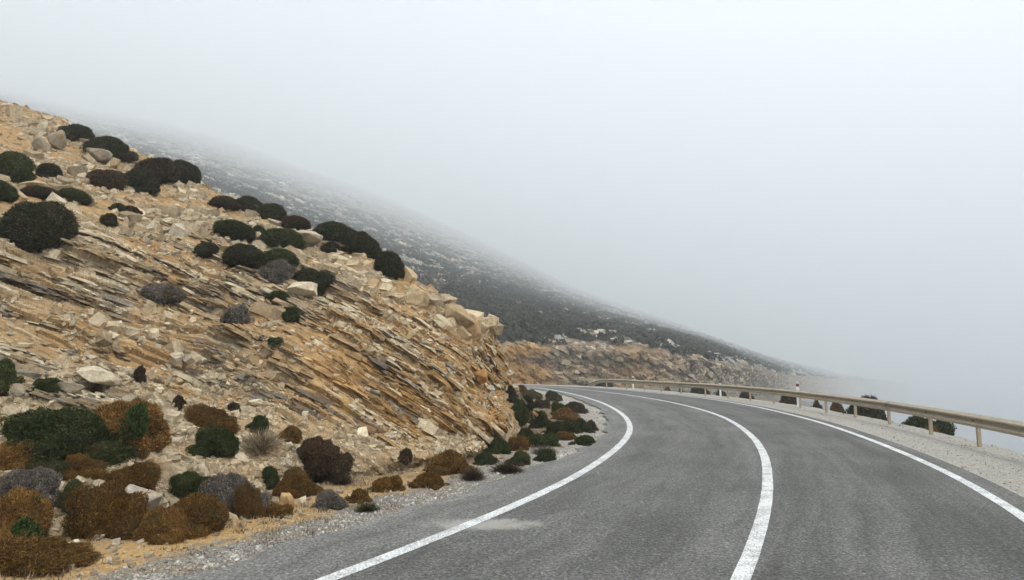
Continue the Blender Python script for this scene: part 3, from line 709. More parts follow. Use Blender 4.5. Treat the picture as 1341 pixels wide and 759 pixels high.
def hit(px, py, which='all'):
    o = Vector((0, 0, H)); d = (Vector(W(px, py, 10.)) - o).normalized(); best = None
    for nm, t in (('hill', hill_bvh), ('ground', ground_bvh), ('mount', mount_bvh)):
        if which != 'all' and nm not in which: continue
        p, n, _, ds = t.ray_cast(o, d)
        if p is not None and (best is None or ds < best[2]): best = (p, n if n.z > 0 else -n, ds)
    return best
count = 0
def place(bx, meshes, mat, tilt=.35, part=None, name='shrub', squash=.80, at=None, on='all', **tags):
    """one shrub that fills the photo box bx = (x0, y0, x1, y1), standing where the sight line through its foot meets the slope"""
    global count
    x0, y0, x1, y1 = bx; wp, hp = x1 - x0, y1 - y0
    h = None
    for f_ in (.28, .18, .08, 0., -.1, -.2, -.3, -.45):
        h = hit((x0 + x1) / 2, y1 - hp * f_, on)
        if h and h[0].y < 29 + (on == 'all') * 200: break
    if h is not None and on == 'hill': h = (h[0] + h[1] * .10, h[1], h[2])
    if at is not None: p, n = Vector(W((x0 + x1) / 2, y1 - hp * .25, at)), Vector((0, 0, 1))
    elif h is None: print('no ground for', bx); return None
    else: p, n = h[0], h[1]
    dep = cp * p.y + sp * (p.z - H)
    rx = wp / 2 * dep / F * .95; hz = hp * dep / F * squash
    q = Vector((0, 0, 1)).rotation_difference(Vector((0, 0, 1)).lerp(n, tilt).normalized())
    o = link(name, meshes[count % len(meshes)], mat, part, **tags); count += 1
    rz = Quaternion((0, 0, 1), random.uniform(0, 6.28))
    yaw = math.atan2(p.x, p.y)
    sc = Matrix.Diagonal((rx, rx * random.uniform(.85, 1.05), hz * .86, 1))
    m = Matrix.Translation(p) @ q.to_matrix().to_4x4() @ sc @ rz.to_matrix().to_4x4()
    o.matrix_world = m
    return o
def sub(parent, bx, meshes, mat, name, **k):
    if 'at' not in k: q = parent.matrix_world; k['at'] = q.translation.y - q.to_scale().x * (.72 if name == 'living_half' else .55)
    o = place(bx, meshes, mat, name=name, **k)
    if o:
        m = o.matrix_world.copy(); bpy.context.view_layer.update(); o.parent = parent; o.matrix_parent_inverse = parent.matrix_world.inverted(); o.matrix_world = m
    return o

GU = 'cushion shrubs on the upper hillside'; GR = 'dark shrubs along the crest of the near hill'; GL = 'low shrubs at the foot of the rock slope'; GB = 'shrubs on the verge inside the bend'; GO = 'shrubs on the valley side of the guardrail'
SHRUBS = [  # photo box, mesh set, kind, group, label
 ((-22, 196, 38, 240), 1, 'green', GU, 'dark green domed shrub cut by the left picture edge, highest of the three there'),
 ((-25, 238, 21, 264), 1, 'green', GU, 'small dark green shrub cut by the left edge just above the biggest hillside shrub'),
 ((8, 257, 101, 327), 0, 'dark', GU, 'biggest dark shrub on the upper slope, a steep brown and green dome at far left'),
 ((50, 214, 85, 242), 1, 'dark', GU, 'grey-brown shrub lying downslope left of the faceted grey boulder'),
 ((112, 223, 168, 254), 1, 'brown', GU, 'dark reddish brown shrub directly left of a black round one near the crest'),
 ((154, 217, 208, 259), 1, 'dark', GU, 'black round shrub right of the reddish brown one near the crest'),
 ((76, 163, 124, 190), 1, 'dark', GR, 'low black shrub on the skyline beside the pale upright boulder, first along the crest'),
 ((111, 178, 173, 214), 1, 'dark', GR, 'long black shrub on the skyline, second along the crest from the left'),
 ((175, 206, 238, 246), 1, 'brown', GR, 'broad dark brown shrub on the skyline above the black round one'),
 ((216, 211, 262, 243), 1, 'dark', GR, 'black shrub overlapping the right end of the broad brown crest shrub'),
 ((70, 249, 124, 272), 1, 'green', GU, 'flat dark green shrub just right of the top of the biggest hillside shrub'),
 ((26, 246, 76, 264), 1, 'brown', GU, 'flat reddish brown shrub growing behind the biggest hillside shrub'),
 ((131, 280, 157, 296), 2, 'dark', GU, 'tiny blackish tuft on the grey slabs right of the biggest hillside shrub'),
 ((144, 268, 166, 280), 2, 'dark', GU, 'tiny low dark tuft on rubble below the reddish brown crest shrub'),
 ((162, 273, 186, 285), 2, 'brown', GU, 'tiny brown tuft on rubble beneath the black round crest shrub'),
 ((274, 259, 322, 277), 1, 'brown', GR, 'low brownish dark shrub at the left of the crest trio in mid slope'),
 ((302, 250, 346, 275), 1, 'dark', GR, 'dark shrub in the middle of the crest trio in mid slope'),
 ((334, 255, 378, 283), 1, 'dark', GR, 'dark shrub at the right of the crest trio, behind a small grey rock'),
 ((273, 290, 337, 319), 1, 'green', GU, 'wide dark green dome left of the pale crest boulder, upper of a stacked pair'),
 ((371, 280, 408, 301), 1, 'brown', GR, 'small brownish crest shrub just above the big pale boulder'),
 ((400, 278, 468, 309), 1, 'dark', GR, 'wide low dark green crest shrub right of the big pale boulder'),
 ((444, 298, 500, 340), 1, 'dark', GR, 'tall round black shrub on the crest, second from the lower right end'),
 ((492, 323, 535, 372), 1, 'dark', GR, 'steep black shrub bulging over the crest, last at the lower right end'),
 ((333, 300, 397, 332), 1, 'green', GU, 'wide dark green dome directly in front of the big pale boulder'),
 ((288, 320, 344, 353), 1, 'dark', GU, 'blackish shrub at the left of the cluster below the big pale boulder'),
 ((337, 326, 396, 351), 1, 'green', GU, 'green dome at the top of the cluster below the big pale boulder'),
 ((340, 342, 388, 366), 1, 'grey', GU, 'dull grey dead shrub in the middle of the cluster below the pale boulder'),
 ((378, 350, 439, 386), 1, 'dark', GU, 'dark shrub trailing downhill at the right end of the cluster, above a cream slab'),
 ((421, 318, 449, 335), 2, 'dark', GU, 'small dark round shrub on bare rubble right of the big pale boulder'),
 ((337, 380, 378, 407), 1, 'green', GU, 'round green shrub alone on the rock face left of the cream slab'),
 ((369, 405, 393, 425), 2, 'green', GU, 'small green shrub just below right of the round one on the rock face'),
 ((289, 401, 326, 431), 2, 'grey', GU, 'dry grey shrub on the rock face left of the round green one'),
 ((328, 296, 347, 311), 2, 'green', GU, 'tiny green shrub between the two wide green domes by the pale boulder'),
 ((256, 320, 292, 337), 1, 'dark', GU, 'low dark shrub at the top edge of the rock face, left of the cluster'),
 ((186, 375, 240, 398), 1, 'grey', GU, 'flattened slate grey shrub in the middle of the rock face'),
 ((352, 446, 372, 453), 2, 'green', GU, 'flat green tuft low on the rock face under the dark grey beds'),
 ((-26, 472, 28, 517), 1, 'green', GL, 'green shrub cut by the left edge beside a round grey stone'),
 ((34, 496, 82, 520), 1, 'green', GL, 'flat oval green shrub on the scree in front of grey slabs'),
 ((0, 538, 168, 604), 0, 'green', GL, 'largest sprawling dark green shrub at lower left, joined to a tawny one'),
 ((108, 494, 137, 524), 3, 'brown', GL, 'dry brown twiggy clump on scree below the long pale slab'),
 ((174, 478, 193, 498), 2, 'brown', GL, 'small brown tuft at the foot of the beds right of the long pale slab'),
 ((224, 517, 246, 535), 2, 'brown', GL, 'small grey-brown tuft on scree above the rounded rust shrub'),
 ((-20, 578, 76, 624), 0, 'ochre', GL, 'tawny shrub at the left edge just below the largest dark green shrub'),
 ((70, 596, 137, 626), 0, 'rust', GL, 'rust shrub tucked under the right half of the largest dark green shrub'),
 ((22, 604, 82, 632), 0, 'olive', GL, 'olive shrub between the tawny left-edge shrub and the grey one'),
 ((132, 608, 216, 652), 0, 'rust', GL, 'smooth rust dome directly above the pale grey boulder'),
 ((-18, 615, 75, 664), 0, 'grey', GL, 'broad ash grey shrub at the left edge among rust ones'),
 ((-30, 643, 76, 710), 0, 'ochre', GL, 'tawny shrub at the left edge with a bright green sprig at its middle'),
 ((70, 632, 120, 672), 0, 'olive', GL, 'olive-brown shrub between the ash grey shrub and the largest rust one'),
 ((84, 634, 202, 716), 0, 'rust', GL, 'largest rust brown shrub, left of and below the pale grey boulder'),
 ((178, 666, 258, 714), 0, 'ochre', GL, 'tawny shrub at the verge between the two big rust ones'),
 ((200, 650, 312, 704), 0, 'rust', GL, 'wide rust shrub at the verge right of the pale grey boulder'),
 ((-30, 704, 113, 752), 0, 'rust', GL, 'long rust shrub in the bottom left corner, nearest to the road'),
 ((214, 619, 284, 653), 0, 'green', GL, 'green shrub above the wide rust verge shrub, left of a grey dead one'),
 ((256, 622, 346, 682), 0, 'grey', GL, 'half dead shrub, ash grey with a rust brown right half'),
 ((78, 686, 98, 712), 3, 'straw', GL, 'pale dry straw tuft in front of the largest rust shrub'),
 ((243, 532, 309, 568), 0, 'rust', GL, 'rounded rust shrub upslope, resting above a dark green one'),
 ((243, 561, 324, 598), 0, 'green', GL, 'dark green shrub directly below the rounded upslope rust shrub'),
 ((322, 545, 353, 567), 1, 'green', GL, 'small green shrub up on the scree right of the rounded rust one'),
 ((306, 556, 378, 600), 3, 'straw', GL, 'pale wispy straw-coloured bush right of the dark green scree shrub'),
 ((364, 557, 398, 580), 1, 'rust', GL, 'small rust shrub just above the dark brown pointed one'),
 ((373, 573, 456, 620), 0, 'brown', GL, 'big dark brown pointed shrub in the middle of the scree'),
 ((447, 593, 464, 606), 2, 'green', GL, 'tiny green tuft right of the dark brown pointed shrub'),
 ((338, 612, 367, 635), 1, 'green', GL, 'small bright green shrub on the left shoulder of a rust dome'),
 ((352, 616, 420, 658), 0, 'rust', GL, 'rust dome behind the orange-tan boulder at the verge'),
 ((409, 643, 456, 670), 1, 'grey', GL, 'dark grey-brown dead shrub at the verge right of the rust dome'),
 ((450, 641, 490, 662), 1, 'rust', GL, 'small rust shrub at the verge right of the dead grey-brown one'),
 ((344, 661, 384, 682), 1, 'rust', GL, 'low rust shrub at the verge in front of the orange-tan boulder'),
 ((482, 624, 535, 647), 1, 'rust', GL, 'flat rust shrub alone on the verge left of the bend'),
 ((535, 620, 592, 643), 1, 'rust', GL, 'flat rust-brown shrub second on the verge left of the bend'),
 ((458, 655, 503, 673), 3, 'olive', GL, 'low olive grass tuft growing at the gravel edge'),
 ((428, 616, 466, 640), 3, 'brown', GL, 'loose brown dry clump below the dark brown pointed shrub'),
 ((295, 526, 315, 543), 2, 'brown', GL, 'small brown tuft right above the rounded upslope rust shrub'),
 ((519, 586, 543, 604), 2, 'brown', GL, 'small brown tuft under the tilted beds near the nose of the cut'),
 ((558, 592, 627, 625), 1, 'rust', GB, 'wide rust shrub at the toe of the rock nose'),
 ((617, 593, 653, 612), 1, 'green', GB, 'green shrub right of the wide rust one at the toe of the nose'),
 ((632, 575, 673, 598), 1, 'green', GB, 'green shrub against the rock nose, left of a small rust one'),
 ((664, 571, 693, 596), 1, 'rust', GB, 'small rust shrub squeezed between two green ones near the rock nose'),
 ((684, 568, 739, 591), 1, 'green', GB, 'wide green dome nearest to the road in the middle of the bend'),
 ((673, 561, 704, 582), 1, 'green', GB, 'green shrub just behind the wide green dome, touching the rock nose'),
 ((664, 524, 694, 553), 1, 'green', GB, 'dark green shrub pressed against the foot of the rock nose'),
 ((656, 505, 677, 530), 1, 'dark', GB, 'narrow dark shrub climbing the foot of the rock nose at the far end'),
 ((681, 538, 726, 567), 1, 'green', GB, 'largest smooth green dome in the middle of the bend'),
 ((713, 551, 765, 573), 1, 'green', GB, 'broad green dome right of the largest one'),
 ((743, 549, 780, 571), 1, 'green', GB, 'green shrub next to the white gravel at the apex of the bend'),
 ((719, 535, 759, 554), 1, 'ochre', GB, 'tawny shrub above the broad green dome'),
 ((736, 527, 771, 545), 1, 'brown', GB, 'brown-green shrub at the far right of the bend beside white gravel'),
 ((717, 529, 747, 546), 1, 'green', GB, 'green shrub behind the tawny one in the bend'),
 ((711, 512, 739, 529), 1, 'green', GB, 'lone dark green dome on white gravel, farthest right by the far line'),
 ((668, 505, 700, 524), 1, 'rust', GB, 'rust shrub at the far end of the bend beside the rock nose'),
 ((686, 510, 711, 525), 1, 'olive', GB, 'olive shrub at the far end of the bend, in front of the asphalt edge'),
 ((678, 518, 700, 534), 1, 'dark', GB, 'blackish shrub below the far rust one in the bend'),
 ((697, 523, 721, 539), 1, 'brown', GB, 'dark brown shrub between the blackish and the tawny one in the bend'),
 ((720, 525, 736, 534), 2, 'rust', GB, 'tiny rust tuft on white gravel below the lone green dome'),
 ((747, 571, 784, 586), 1, 'green', GB, 'low green shrub on the pale gravel closest to the white line'),
 ((722, 565, 760, 579), 1, 'rust', GB, 'low rust shrub beneath the broad green dome in the bend'),
 ((764, 550, 784, 567), 2, 'brown', GB, 'small brown shrub at the apex of the bend touching the gravel'),
 ((700, 589, 727, 609), 1, 'green', GB, 'small green shrub on the verge below the wide green dome'),
 ((662, 592, 697, 612), 1, 'green', GB, 'small green shrub on the verge left of its twin and above dry brush'),
 ((598, 606, 640, 636), 3, 'brown', GB, 'dry brown brush along the verge, left clump'),
 ((636, 600, 692, 626), 3, 'brown', GB, 'dry brown brush along the verge, right clump'),
 ((690, 580, 735, 600), 3, 'grey', GB, 'dry grey brush in front of the wide green dome'),
]
root_of = {}
for bx, ms, kd, gr, lb in SHRUBS:
    if ms < 3: g_ = (bx[2] - bx[0]) * (.10 if gr == GB else .09); bx = (bx[0] - g_, bx[1] - g_ * .3, bx[2] + g_, bx[3] + g_ * .2)
    sets = (BIG, DOME if gr in (GU, GR) else MID, SMALL, TWIG)[ms]
    if ms == 0 and gr == GU: sets = DOME
    o = place(bx, sets, SH[kd], tilt=.55 if gr in (GU, GR) else .2, squash=.66 if gr in (GU, GR) else .82, name='dry_shrub' if ms == 3 else 'cushion_shrub', on='hill' if gr in (GU, GR) else 'all', label=lb, cat='shrub', group=gr)
    root_of[lb] = o
# shrubs of two colours carry their second patch as a part
o = place((92, 521, 228, 600), BIG, SH['ochre'], name='cushion_shrub', label='big tawny shrub with a fresh green patch, joined to the largest dark green one', cat='shrub', group=GL, tilt=.2)
sub(o, (160, 524, 200, 566), SPRIG, SH['sprig'], 'green_sprig', tilt=.3)
sub(root_of['tawny shrub at the left edge with a bright green sprig at its middle'], (6, 674, 54, 712), SPRIG, SH['sprig'], 'green_sprig')
sub(root_of['half dead shrub, ash grey with a rust brown right half'], (300, 630, 348, 684), BIG, SH['rust'], 'living_half')

# beyond the guardrail, on the edge of the drop
VAL = [((1100, 520, 1172, 560), 'dark', 24.5, 'tall dark shrub under the rail, left of the last two guardrail posts in view'),
 ((1180, 546, 1252, 585), 'green', 19.5, 'dark green dome under the rail nearest the camera, with a rust patch'),
 ((1010, 512, 1060, 540), 'brown', 33, 'dark brown shrub behind the nearer white marker post with red reflector'),
 ((1060, 524, 1084, 540), 'brown', 31, 'small brown shrub under the rail between two larger dark ones'),
 ((1082, 526, 1112, 546), 'rust', 28, 'rusty shrub under the rail touching the tall dark one'),
 ((896, 506, 938, 524), 'green', 44, 'green shrub under the middle of the rail, widest of its row'),
 ((934, 510, 958, 526), 'dark', 41, 'small dark shrub right of the green one under the rail'),
 ((958, 511, 992, 530), 'brown', 38, 'brown rounded shrub under the rail left of the post nearest to it'),
 ((866, 507, 886, 520), 'rust', 47, 'small rust shrub under the rail, left of a similar one'),
 ((884, 508, 900, 520), 'brown', 46, 'small brown shrub under the rail touching the green one'),
 ((774, 496, 810, 511), 'green', 62, 'dark green shrub behind the first posts at the far end of the rail')]
for bx, kd, Y, lb in VAL:
    x0, y0, x1, y1 = bx; ys = np.linspace(10, 64, 400); pts = np.array([W((x0 + x1) / 2, y1, y_)[:2] for y_ in ys])
    out_ = ground_z(pts)[2]; ok = np.where(out_ > 3.1)[0]                # first place on the drop behind the rail
    ok = ok[np.abs(ys[ok] - Y * 1.1).argmin()] if len(ok) else 0; Y = ys[ok] if out_[ok] > 2 else Y
    x, y = W((x0 + x1) / 2, y1, Y)[:2]; z = ground_z(np.array([[x, y]]))[0][0]; top = W((x0 + x1) / 2, y0, Y)[2]
    rx = (x1 - x0) / 2 * Y / F
    o = link('cushion_shrub', MID[count % len(MID)], SH[kd], label=lb, cat='shrub', group=GO); count += 1
    o.matrix_world = Matrix.Translation((x, y, z - .1)) @ Matrix.Diagonal((rx, rx, max(top - z + .1, .3), 1)) @ Matrix.Rotation(random.uniform(0, 6), 4, 'Z')
    if 'rust patch' in lb: sub(o, (1200, 556, 1234, 580), MID, SH['rust'], 'rust_patch', at=Y - rx * .75)

# scrub on the mountainside, one dark mass
def scrub(name, P, n, sz, kinds):
    k_ = 46; N = len(P)
    D = rng.normal(0, 1, (N, k_, 3)); D[..., 2] = np.abs(D[..., 2]); D /= np.linalg.norm(D, axis=2, keepdims=True)
    c_ = P[:, None] + D * (sz[:, None, None] * rng.uniform(.7, 1.05, (N, k_, 1))) * np.stack([np.ones_like(sz), np.ones_like(sz), np.minimum(.75, 1.1 / sz)], 1)[:, None]
    s = rng.normal(0, 1, (N, k_, 3)); s -= D * (s * D).sum(2, keepdims=True); s /= np.linalg.norm(s, axis=2, keepdims=True); t = np.cross(D, s)
    l_ = np.minimum(sz, 1.8)[:, None, None] * rng.uniform(.28, .55, (N, k_, 1))
    V = np.stack([c_ - s * l_ * .6, c_ + s * l_ * .6, c_ + (t * .8 + D * .4) * l_], 2).reshape(-1, 3)
    col = np.repeat(kinds * 1., k_ * 3, 0) * np.repeat(rng.uniform(.6, 1.35, (N * k_, 1)), 3, 0)
    return link(name, mesh(name, V, [np.arange(len(V)).reshape(-1, 3)], False, {'Col': col}), M_LEAF, kind='stuff')
M_LEAF, nt, b = new_mat('mountain scrub leaves'); nt.links.new(attr(nt, 'Col').outputs['Color'], b.inputs['Base Color']); b.inputs['Roughness'].default_value = 1
near = np.exp(-(((pm[..., 0] - 640) / 60) ** 2 + ((pm[..., 1] - 418) / 26) ** 2)) * 5    # the dense patch right behind the nose
thick = sstep(.46, .62, fbm(T_, .09, 4, 33)) + near
P, n, ii, jj = sample(T_, NM, (1 - cut) * (.18 + thick) * (1 - .6 * band * (near < .5)) / dm * seen_m * 1e4, 21000)
sz = np.exp(rng.normal(-.3, .5, len(P))).clip(.25, 2.0) * np.clip((dm[ii, jj] ** .5 / 120) ** .8, .8, 6)
gk = lerp(C3(.018, .023, .012), C3(.045, .042, .025), rng.random((len(P), 1)))
scrub('mountain_scrub', P, n, sz, gk)

# ------------------------------------------------------------------ guardrails and marker posts
def plain(name, colr, rough, metal=0., dirt=(.30, .23, .14), amount=.5):
    m, nt, b = new_mat(name); g = nd(nt, 'ShaderNodeNewGeometry').outputs['Position']
    n1 = tex(nt, 7, 5, .7, g).outputs['Fac']; n2 = tex(nt, 40, 3, .6, g).outputs['Fac']
    c = mixc(nt, ramp(nt, n1, [(.4, 0), (.7, amount)]), colr, dirt); c = mixc(nt, 1., c, ramp(nt, n2, [(.3, .85), (.7, 1.1)]), 'MULTIPLY')
    nt.links.new(c, b.inputs['Base Color']); b.inputs['Roughness'].default_value = rough; b.inputs['Metallic'].default_value = metal
    bump(nt, b, n2, .004, .3); return m
M_RAIL = plain('dusty beige galvanised steel', (.41, .345, .255), .5, .2, (.22, .165, .11), .6)
M_POST = plain('beige steel post', (.42, .35, .25), .6, .1)
M_BOLT = plain('rusty bolt', (.10, .06, .035), .7)
M_WHITE = plain('white plastic marker', (.80, .80, .78), .5, 0, (.5, .46, .4), .35)
M_BLACK = plain('black band', (.03, .03, .032), .5, 0, (.1, .09, .08), .3)
M_RED = plain('red reflector', (.16, .018, .018), .3, 0, (.2, .03, .03), .2)
M_FARRAIL = plain('weathered grey galvanised steel', (.42, .42, .41), .5, .3)

PROF = [(0, .155), (.012, .15), (.045, .128), (.096, .10), (.10, .07), (.05, .035), (.006, .014), (.006, -.014), (.05, -.035), (.10, -.07), (.096, -.10), (.045, -.128), (.012, -.15), (0, -.155)]
def extrude(C, prof, thick=.004):
    """profile (out, up) swept along C; out = toward the road (left of travel)"""
    T = np.gradient(C[:, :2], axis=0); T /= np.linalg.norm(T, axis=1, keepdims=True); Nl = np.stack([-T[:, 1], T[:, 0]], 1)
    pr = np.array(prof); back = pr[::-1] + [-thick * 2, 0]; pr = np.r_[pr, back]; k_ = len(pr)
    V = np.empty((len(C), k_, 3)); V[..., :2] = C[:, None, :2] + Nl[:, None] * pr[None, :, :1]; V[..., 2] = C[:, None, 2] + pr[None, :, 1]
    i = np.arange(len(C) - 1)[:, None] * k_; j = np.arange(k_)[None]; j2 = (j + 1) % k_
    f = np.stack([i + j, i + j2, i + k_ + j2, i + k_ + j], -1).reshape(-1, 4)
    caps = np.stack([np.arange(k_)[::-1], np.arange(k_) + (len(C) - 1) * k_])
    return V.reshape(-1, 3), [f, caps]
def boxes(B):
    V, Fs = [], []
    for (cx_, cy_, cz_, sx_, sy_, sz_) in B:
        k_ = len(V)
        for x in (-1, 1):
            for y in (-1, 1):
                for z in (-1, 1): V.append((cx_ + x * sx_ / 2, cy_ + y * sy_ / 2, cz_ + z * sz_ / 2))
        Fs += [[k_ + q for q in f] for f in ((0, 1, 3, 2), (4, 6, 7, 5), (0, 4, 5, 1), (2, 3, 7, 6), (0, 2, 6, 4), (1, 5, 7, 3))]
    return np.array(V), [np.array(Fs)]
POST_ME = mesh('post', *boxes([(0, .036, -.1, .10, .006, 1.5), (-.047, 0, -.1, .006, .066, 1.5), (.047, 0, -.1, .006, .066, 1.5), (0, -.03, .50, .09, .012, .28)]))
BOLT_ME = mesh('bolt', *boxes([(0, 0, 0, .035, .03, .035)]))
def guardrail(L, s0, s1, off, spacing, name, label, mat, top, group=None):
    C = resample(L, .2); s = np.r_[0, np.cumsum(np.linalg.norm(np.diff(C[:, :2], axis=0), axis=1))]
    o_ = np.interp(s, off[0], off[1]); T = np.gradient(C[:, :2], axis=0); T /= np.linalg.norm(T, axis=1, keepdims=True)
    C = C.copy(); C[:, 0] += T[:, 1] * o_; C[:, 1] -= T[:, 0] * o_
    keep = (s >= s0) & (s <= s1); C, s, T = C[keep], s[keep], T[keep]
    hh = np.full(len(C), top - .155); down = np.clip((s - (s1 - 2.6)) / 2.6, 0, 1); hh -= down ** 1.6 * .42
    root = empty(name, C[len(C) // 2], label=label, cat='guardrail'); inv = Matrix.Translation(C[len(C) // 2]).inverted()
    if group: root['group'] = group
    def add(o, m=None): o.parent = root; o.matrix_parent_inverse = inv; return o
    B = C.copy(); B[:, 2] += hh
    seg = spacing * 1; n_seg = max(1, int(round((s1 - s0) / seg)))
    edges = np.linspace(s0, s1, n_seg + 1)
    for a_, b_ in zip(edges[:-1], edges[1:]):
        k_ = (s >= a_ - .11) & (s <= b_ + .16)
        q = B[k_].copy()
        if len(q) < 2: continue
        o = add(link('beam', mesh('beam', *extrude(q, PROF)), mat))
    for a_ in edges[:-1] + .25:
        k_ = int(np.argmin(np.abs(s - a_))); c_ = C[k_]; t_ = T[k_]; yaw = math.atan2(t_[1], t_[0])
        gz_ = ground_z(np.array([[c_[0], c_[1]]]))[0][0]
        m = Matrix.Translation((c_[0], c_[1], c_[2])) @ Matrix.Rotation(yaw, 4, 'Z') @ Matrix.Translation((0, -.075, 0))
        o = add(link('post', POST_ME, M_POST if mat is M_RAIL else mat)); o.matrix_basis = m
        if mat is M_RAIL:
            m2 = Matrix.Translation((c_[0], c_[1], c_[2] + top - .155)) @ Matrix.Rotation(yaw, 4, 'Z') @ Matrix.Translation((0, .018, 0))
            o = add(link('bolt', BOLT_ME, M_BOLT)); o.matrix_basis = m2
    return root
sR = np.r_[0, np.cumsum(np.linalg.norm(np.diff(RL[:, :2], axis=0), axis=1))]
def s_at(Lx, x, y): return sR[np.argmin(np.hypot(RL[:, 0] - x, RL[:, 1] - y))]
s_end = s_at(RL, *G(760, 506.5)[:2]); s_near = s_at(RL, *G(1100, 560)[:2])
guardrail(RL, 14, s_end, ([0, s_near - 6, s_near + 12, s_end - 8, s_end], [2.1, 2.1, 1.75, 1.2, .9]), 2.8, 'guardrail', 'long beige steel guardrail along the outer edge of the bend', M_RAIL, .74)
sf0 = s_at(RL, -3, 84.4); sf1 = s_at(RL, 46, 99)
guardrail(RL, sf0, sf1, ([0, 999], [.9, .9]), 3.6, 'guardrail', 'thin grey guardrail of the farther road, seen through the near rail', M_FARRAIL, .74)

def marker(px, yb, yt, Y, label, red):
    """white marker post; its foot stands on the ground below"""
    x, y, zt = W(px, yt, Y); zb = float(ground_z(np.array([[x, y]]))[0][0]); h = max(zt - zb, .5); wd = .115
    root = empty('marker_post', (x, y, zb), label=label, cat='marker post', group='white marker posts along the guardrail')
    root.rotation_euler.z = -math.atan2(x, y)
    def prism(z0, z1, s=1., slant=0.):
        p = [(-.5, -.22), (.5, -.22), (.42, .3), (-.42, .3)]; V = [(a_ * wd * s, b_ * wd * s, z0) for a_, b_ in p] + [(a_ * wd * s, b_ * wd * s, z1 - slant * (b_ + .22)) for a_, b_ in p]
        return mesh('post_piece', V, [np.array([(3, 2, 1, 0), (4, 5, 6, 7), (0, 1, 5, 4), (1, 2, 6, 5), (2, 3, 7, 6), (3, 0, 4, 7)])])
    link('body', prism(-.2, h, 1., .05), M_WHITE, root)
    link('band', prism(h - .22, h - .09, 1.06), M_BLACK if not red else M_RED, root)
    link('reflector', mesh('reflector', *boxes([(0, -.22 * wd * 1.06 - .004, h - .155, wd * .6, .006, .09)])), M_RED, root)
    return root
marker(1044, 526, 499.5, 31.5, 'white marker post with a red band, the tallest behind the rail at right', True)
marker(829, 508, 492.5, 55.5, 'white marker post with a pale cap behind the far stretch of the rail', False)
marker(943, 515, 501.5, 42.5, 'short white marker post barely showing above the middle of the rail', False)

# ------------------------------------------------------------------ loose boulders
def boulder_mesh(seed, flat=1.):
    r_ = np.random.default_rng(seed); bm = bmesh.new()
    pts = r_.normal(0, 1, (15, 3)); pts /= np.linalg.norm(pts, axis=1, keepdims=True); pts *= r_.uniform(.82, 1.05, (15, 1))
    for p in pts: bm.verts.new(p)
    bmesh.ops.convex_hull(bm, input=bm.verts[:])
    bmesh.ops.delete(bm, geom=[v for v in bm.verts if not v.link_faces], context='VERTS')
    bmesh.ops.dissolve_limit(bm, angle_limit=.25, verts=bm.verts, edges=bm.edges)
    bmesh.ops.bevel(bm, geom=bm.edges[:], offset=.06, segments=1, affect='EDGES', clamp_overlap=True)
    bmesh.ops.triangulate(bm, faces=bm.faces[:]); bmesh.ops.subdivide_edges(bm, edges=bm.edges[:], cuts=1, use_grid_fill=True)
    co = np.array([v.co[:] for v in bm.verts]); nn = (fbm(co, 2.4, 3, seed) - .5) * .22
    for v, q in zip(bm.verts, nn): v.co = v.co * (1 + q)
    me = bpy.data.meshes.new('boulder'); bm.to_mesh(me); bm.free()
    me.polygons.foreach_set('use_smooth', np.zeros(len(me.polygons), bool)); return me
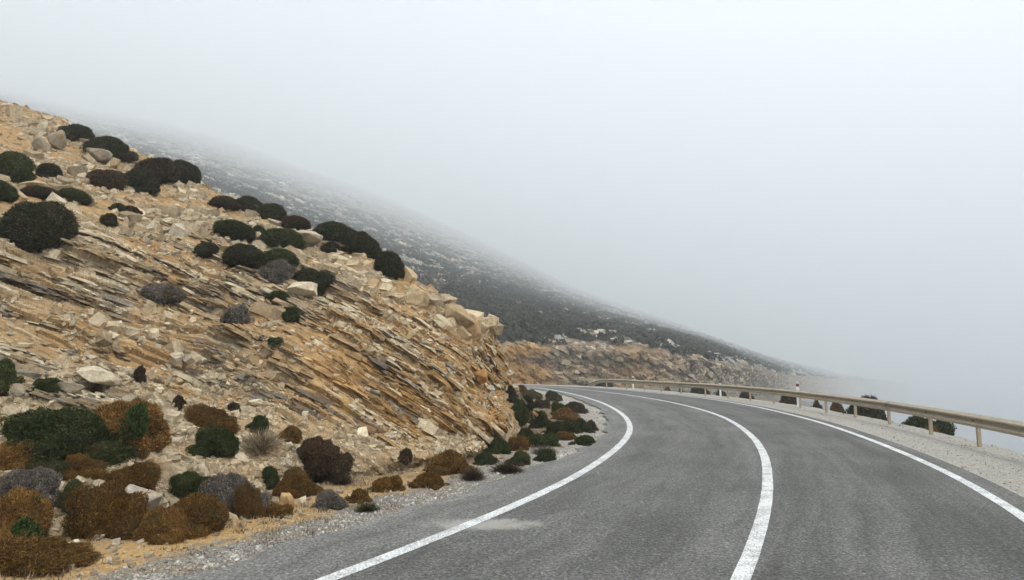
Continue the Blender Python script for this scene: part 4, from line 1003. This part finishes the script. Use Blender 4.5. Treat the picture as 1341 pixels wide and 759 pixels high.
BO = [((359, 294, 428, 321), CRE * .72, 'big pale boulder on the crest among dark shrubs'),
 ((373, 364, 423, 387), CRE * .95, 'cream slab at the foot of the trailing dark shrub on the face'),
 ((87, 208, 113, 234), GBE * 1.3, 'faceted grey boulder left of the reddish brown crest shrub'),
 ((48, 153, 65, 176), CRE * .8, 'pale upright boulder near the top of the hill'),
 ((36, 174, 68, 196), GBE * 1.25, 'rounded layered boulder below the pale upright one'),
 ((110, 190, 146, 211), GBE * 1.15, 'flat grey boulder beside the second crest shrub'),
 ((63, 167, 91, 193), GBE * 1.15, 'slanting grey slab between the upright and the flat grey boulder'),
 ((143, 205, 160, 219), BEI * 1.1, 'small beige boulder at the right of the flat grey one'),
 ((14, 228, 68, 254), BEI * 1.2, 'wide layered beige outcrop above the biggest hillside shrub'),
 ((14, 501, 34, 519), GBE * 1.15, 'round grey stone between two green shrubs at the left edge'),
 ((70, 494, 107, 513), GBE * 1.15, 'flat brown-grey slab behind the flat oval green shrub'),
 ((100, 479, 164, 501), CRE * .9, 'long pale slab at the foot of the rock face'),
 ((158, 632, 219, 667), C3(.38, .345, .29), 'pale grey boulder wedged between rust shrubs at lower left'),
 ((361, 645, 387, 666), C3(.46, .29, .14), 'orange-tan boulder at the verge in front of the rust dome'),
 ((390, 648, 404, 662), CRE, 'small pointed white stone right of the orange-tan boulder'),
 ((157, 515, 182, 528), GBE * 1.2, 'small grey stone above the big tawny shrub'),
 ((331, 267, 355, 278), GBE * 1.25, 'small grey block under the crest trio of shrubs'),
 ((620, 480, 644, 498), ODK * 1.3, 'brown block jutting from the nose of the cut'),
 ((637, 503, 648, 514), C3(.5, .49, .46), 'small pale grey stone low on the nose of the cut'),
 ((564, 399, 632, 426), BEI * 1.0, 'thick overhanging slab at the top of the nose'),
 ((606, 414, 634, 446), lerp(ODK, BEI, .5), 'squared end block under the overhanging slab at the nose'),
 ((528, 368, 566, 404), BEI * 1.15, 'large tilted slab on the crest above the nose'),
 ((372, 577, 384, 588), CRE * .9, 'small cream stone beside the dark brown pointed shrub'),
 ((395, 535, 404, 546), CRE * .95, 'small upright cream stone high on the scree'),
 ((188, 638, 200, 650), CRE * .7, 'small buff stone resting against the pale grey boulder')]
for q, (bx, cl, lb) in enumerate(BO):
    x0, y0, x1, y1 = bx; h = hit((x0 + x1) / 2, y1 - (y1 - y0) * .3)
    p, n, _ = h; dep = cp * p.y + sp * (p.z - H)
    o = link('boulder', boulder_mesh(500 + q), M_ROCK1, label=lb, cat='rock', group='loose boulders on the near hillside')
    rx, rz_ = (x1 - x0) / 2 * dep / F * 1.12, (y1 - y0) / 2 * dep / F * 1.25
    pull = .95 if 'boulder wedged' in lb else .975
    rx *= pull; rz_ *= pull
    c_ = Vector(W((x0 + x1) / 2, (y0 + y1) / 2 + (y1 - y0) * .12, p.y * pull))
    o.matrix_world = Matrix.Translation(c_) @ Matrix.Rotation(.5 if pull < .96 or 'nose' in lb else random.uniform(-.15, .3), 4, 'Y') @ Matrix.Diagonal((rx, rx * .75, rz_, 1)) @ Matrix.Rotation(random.uniform(0, 6), 4, 'Z')
    o.color = (*[float(v) for v in cl], 1)

# ------------------------------------------------------------------ fog: one even box of air
zmax = float(max(T_[..., 2].max(), S[..., 2].max())) + 3
V, Fs = boxes([(0, 0, 0, 1, 1, 1)])
haze = link('haze', mesh('haze', V, Fs), None, kind='stuff')
haze.scale = (9000, 9000, zmax + 170); haze.location = (0, 0, (zmax - 170) / 2)
mh = bpy.data.materials.new('fog'); mh.use_nodes = True; nt = mh.node_tree; nt.nodes.clear()
vo = nt.nodes.new('ShaderNodeVolumePrincipled'); vo.inputs['Color'].default_value = (.905, .943, .974, 1); vo.inputs['Density'].default_value = HAZE
vo.inputs['Anisotropy'].default_value = .35
ou = nt.nodes.new('ShaderNodeOutputMaterial'); nt.links.new(vo.outputs['Volume'], ou.inputs['Volume'])
haze.data.materials.append(mh)
print('haze top', zmax, 'ground min', float(gV[:, 2].min()))
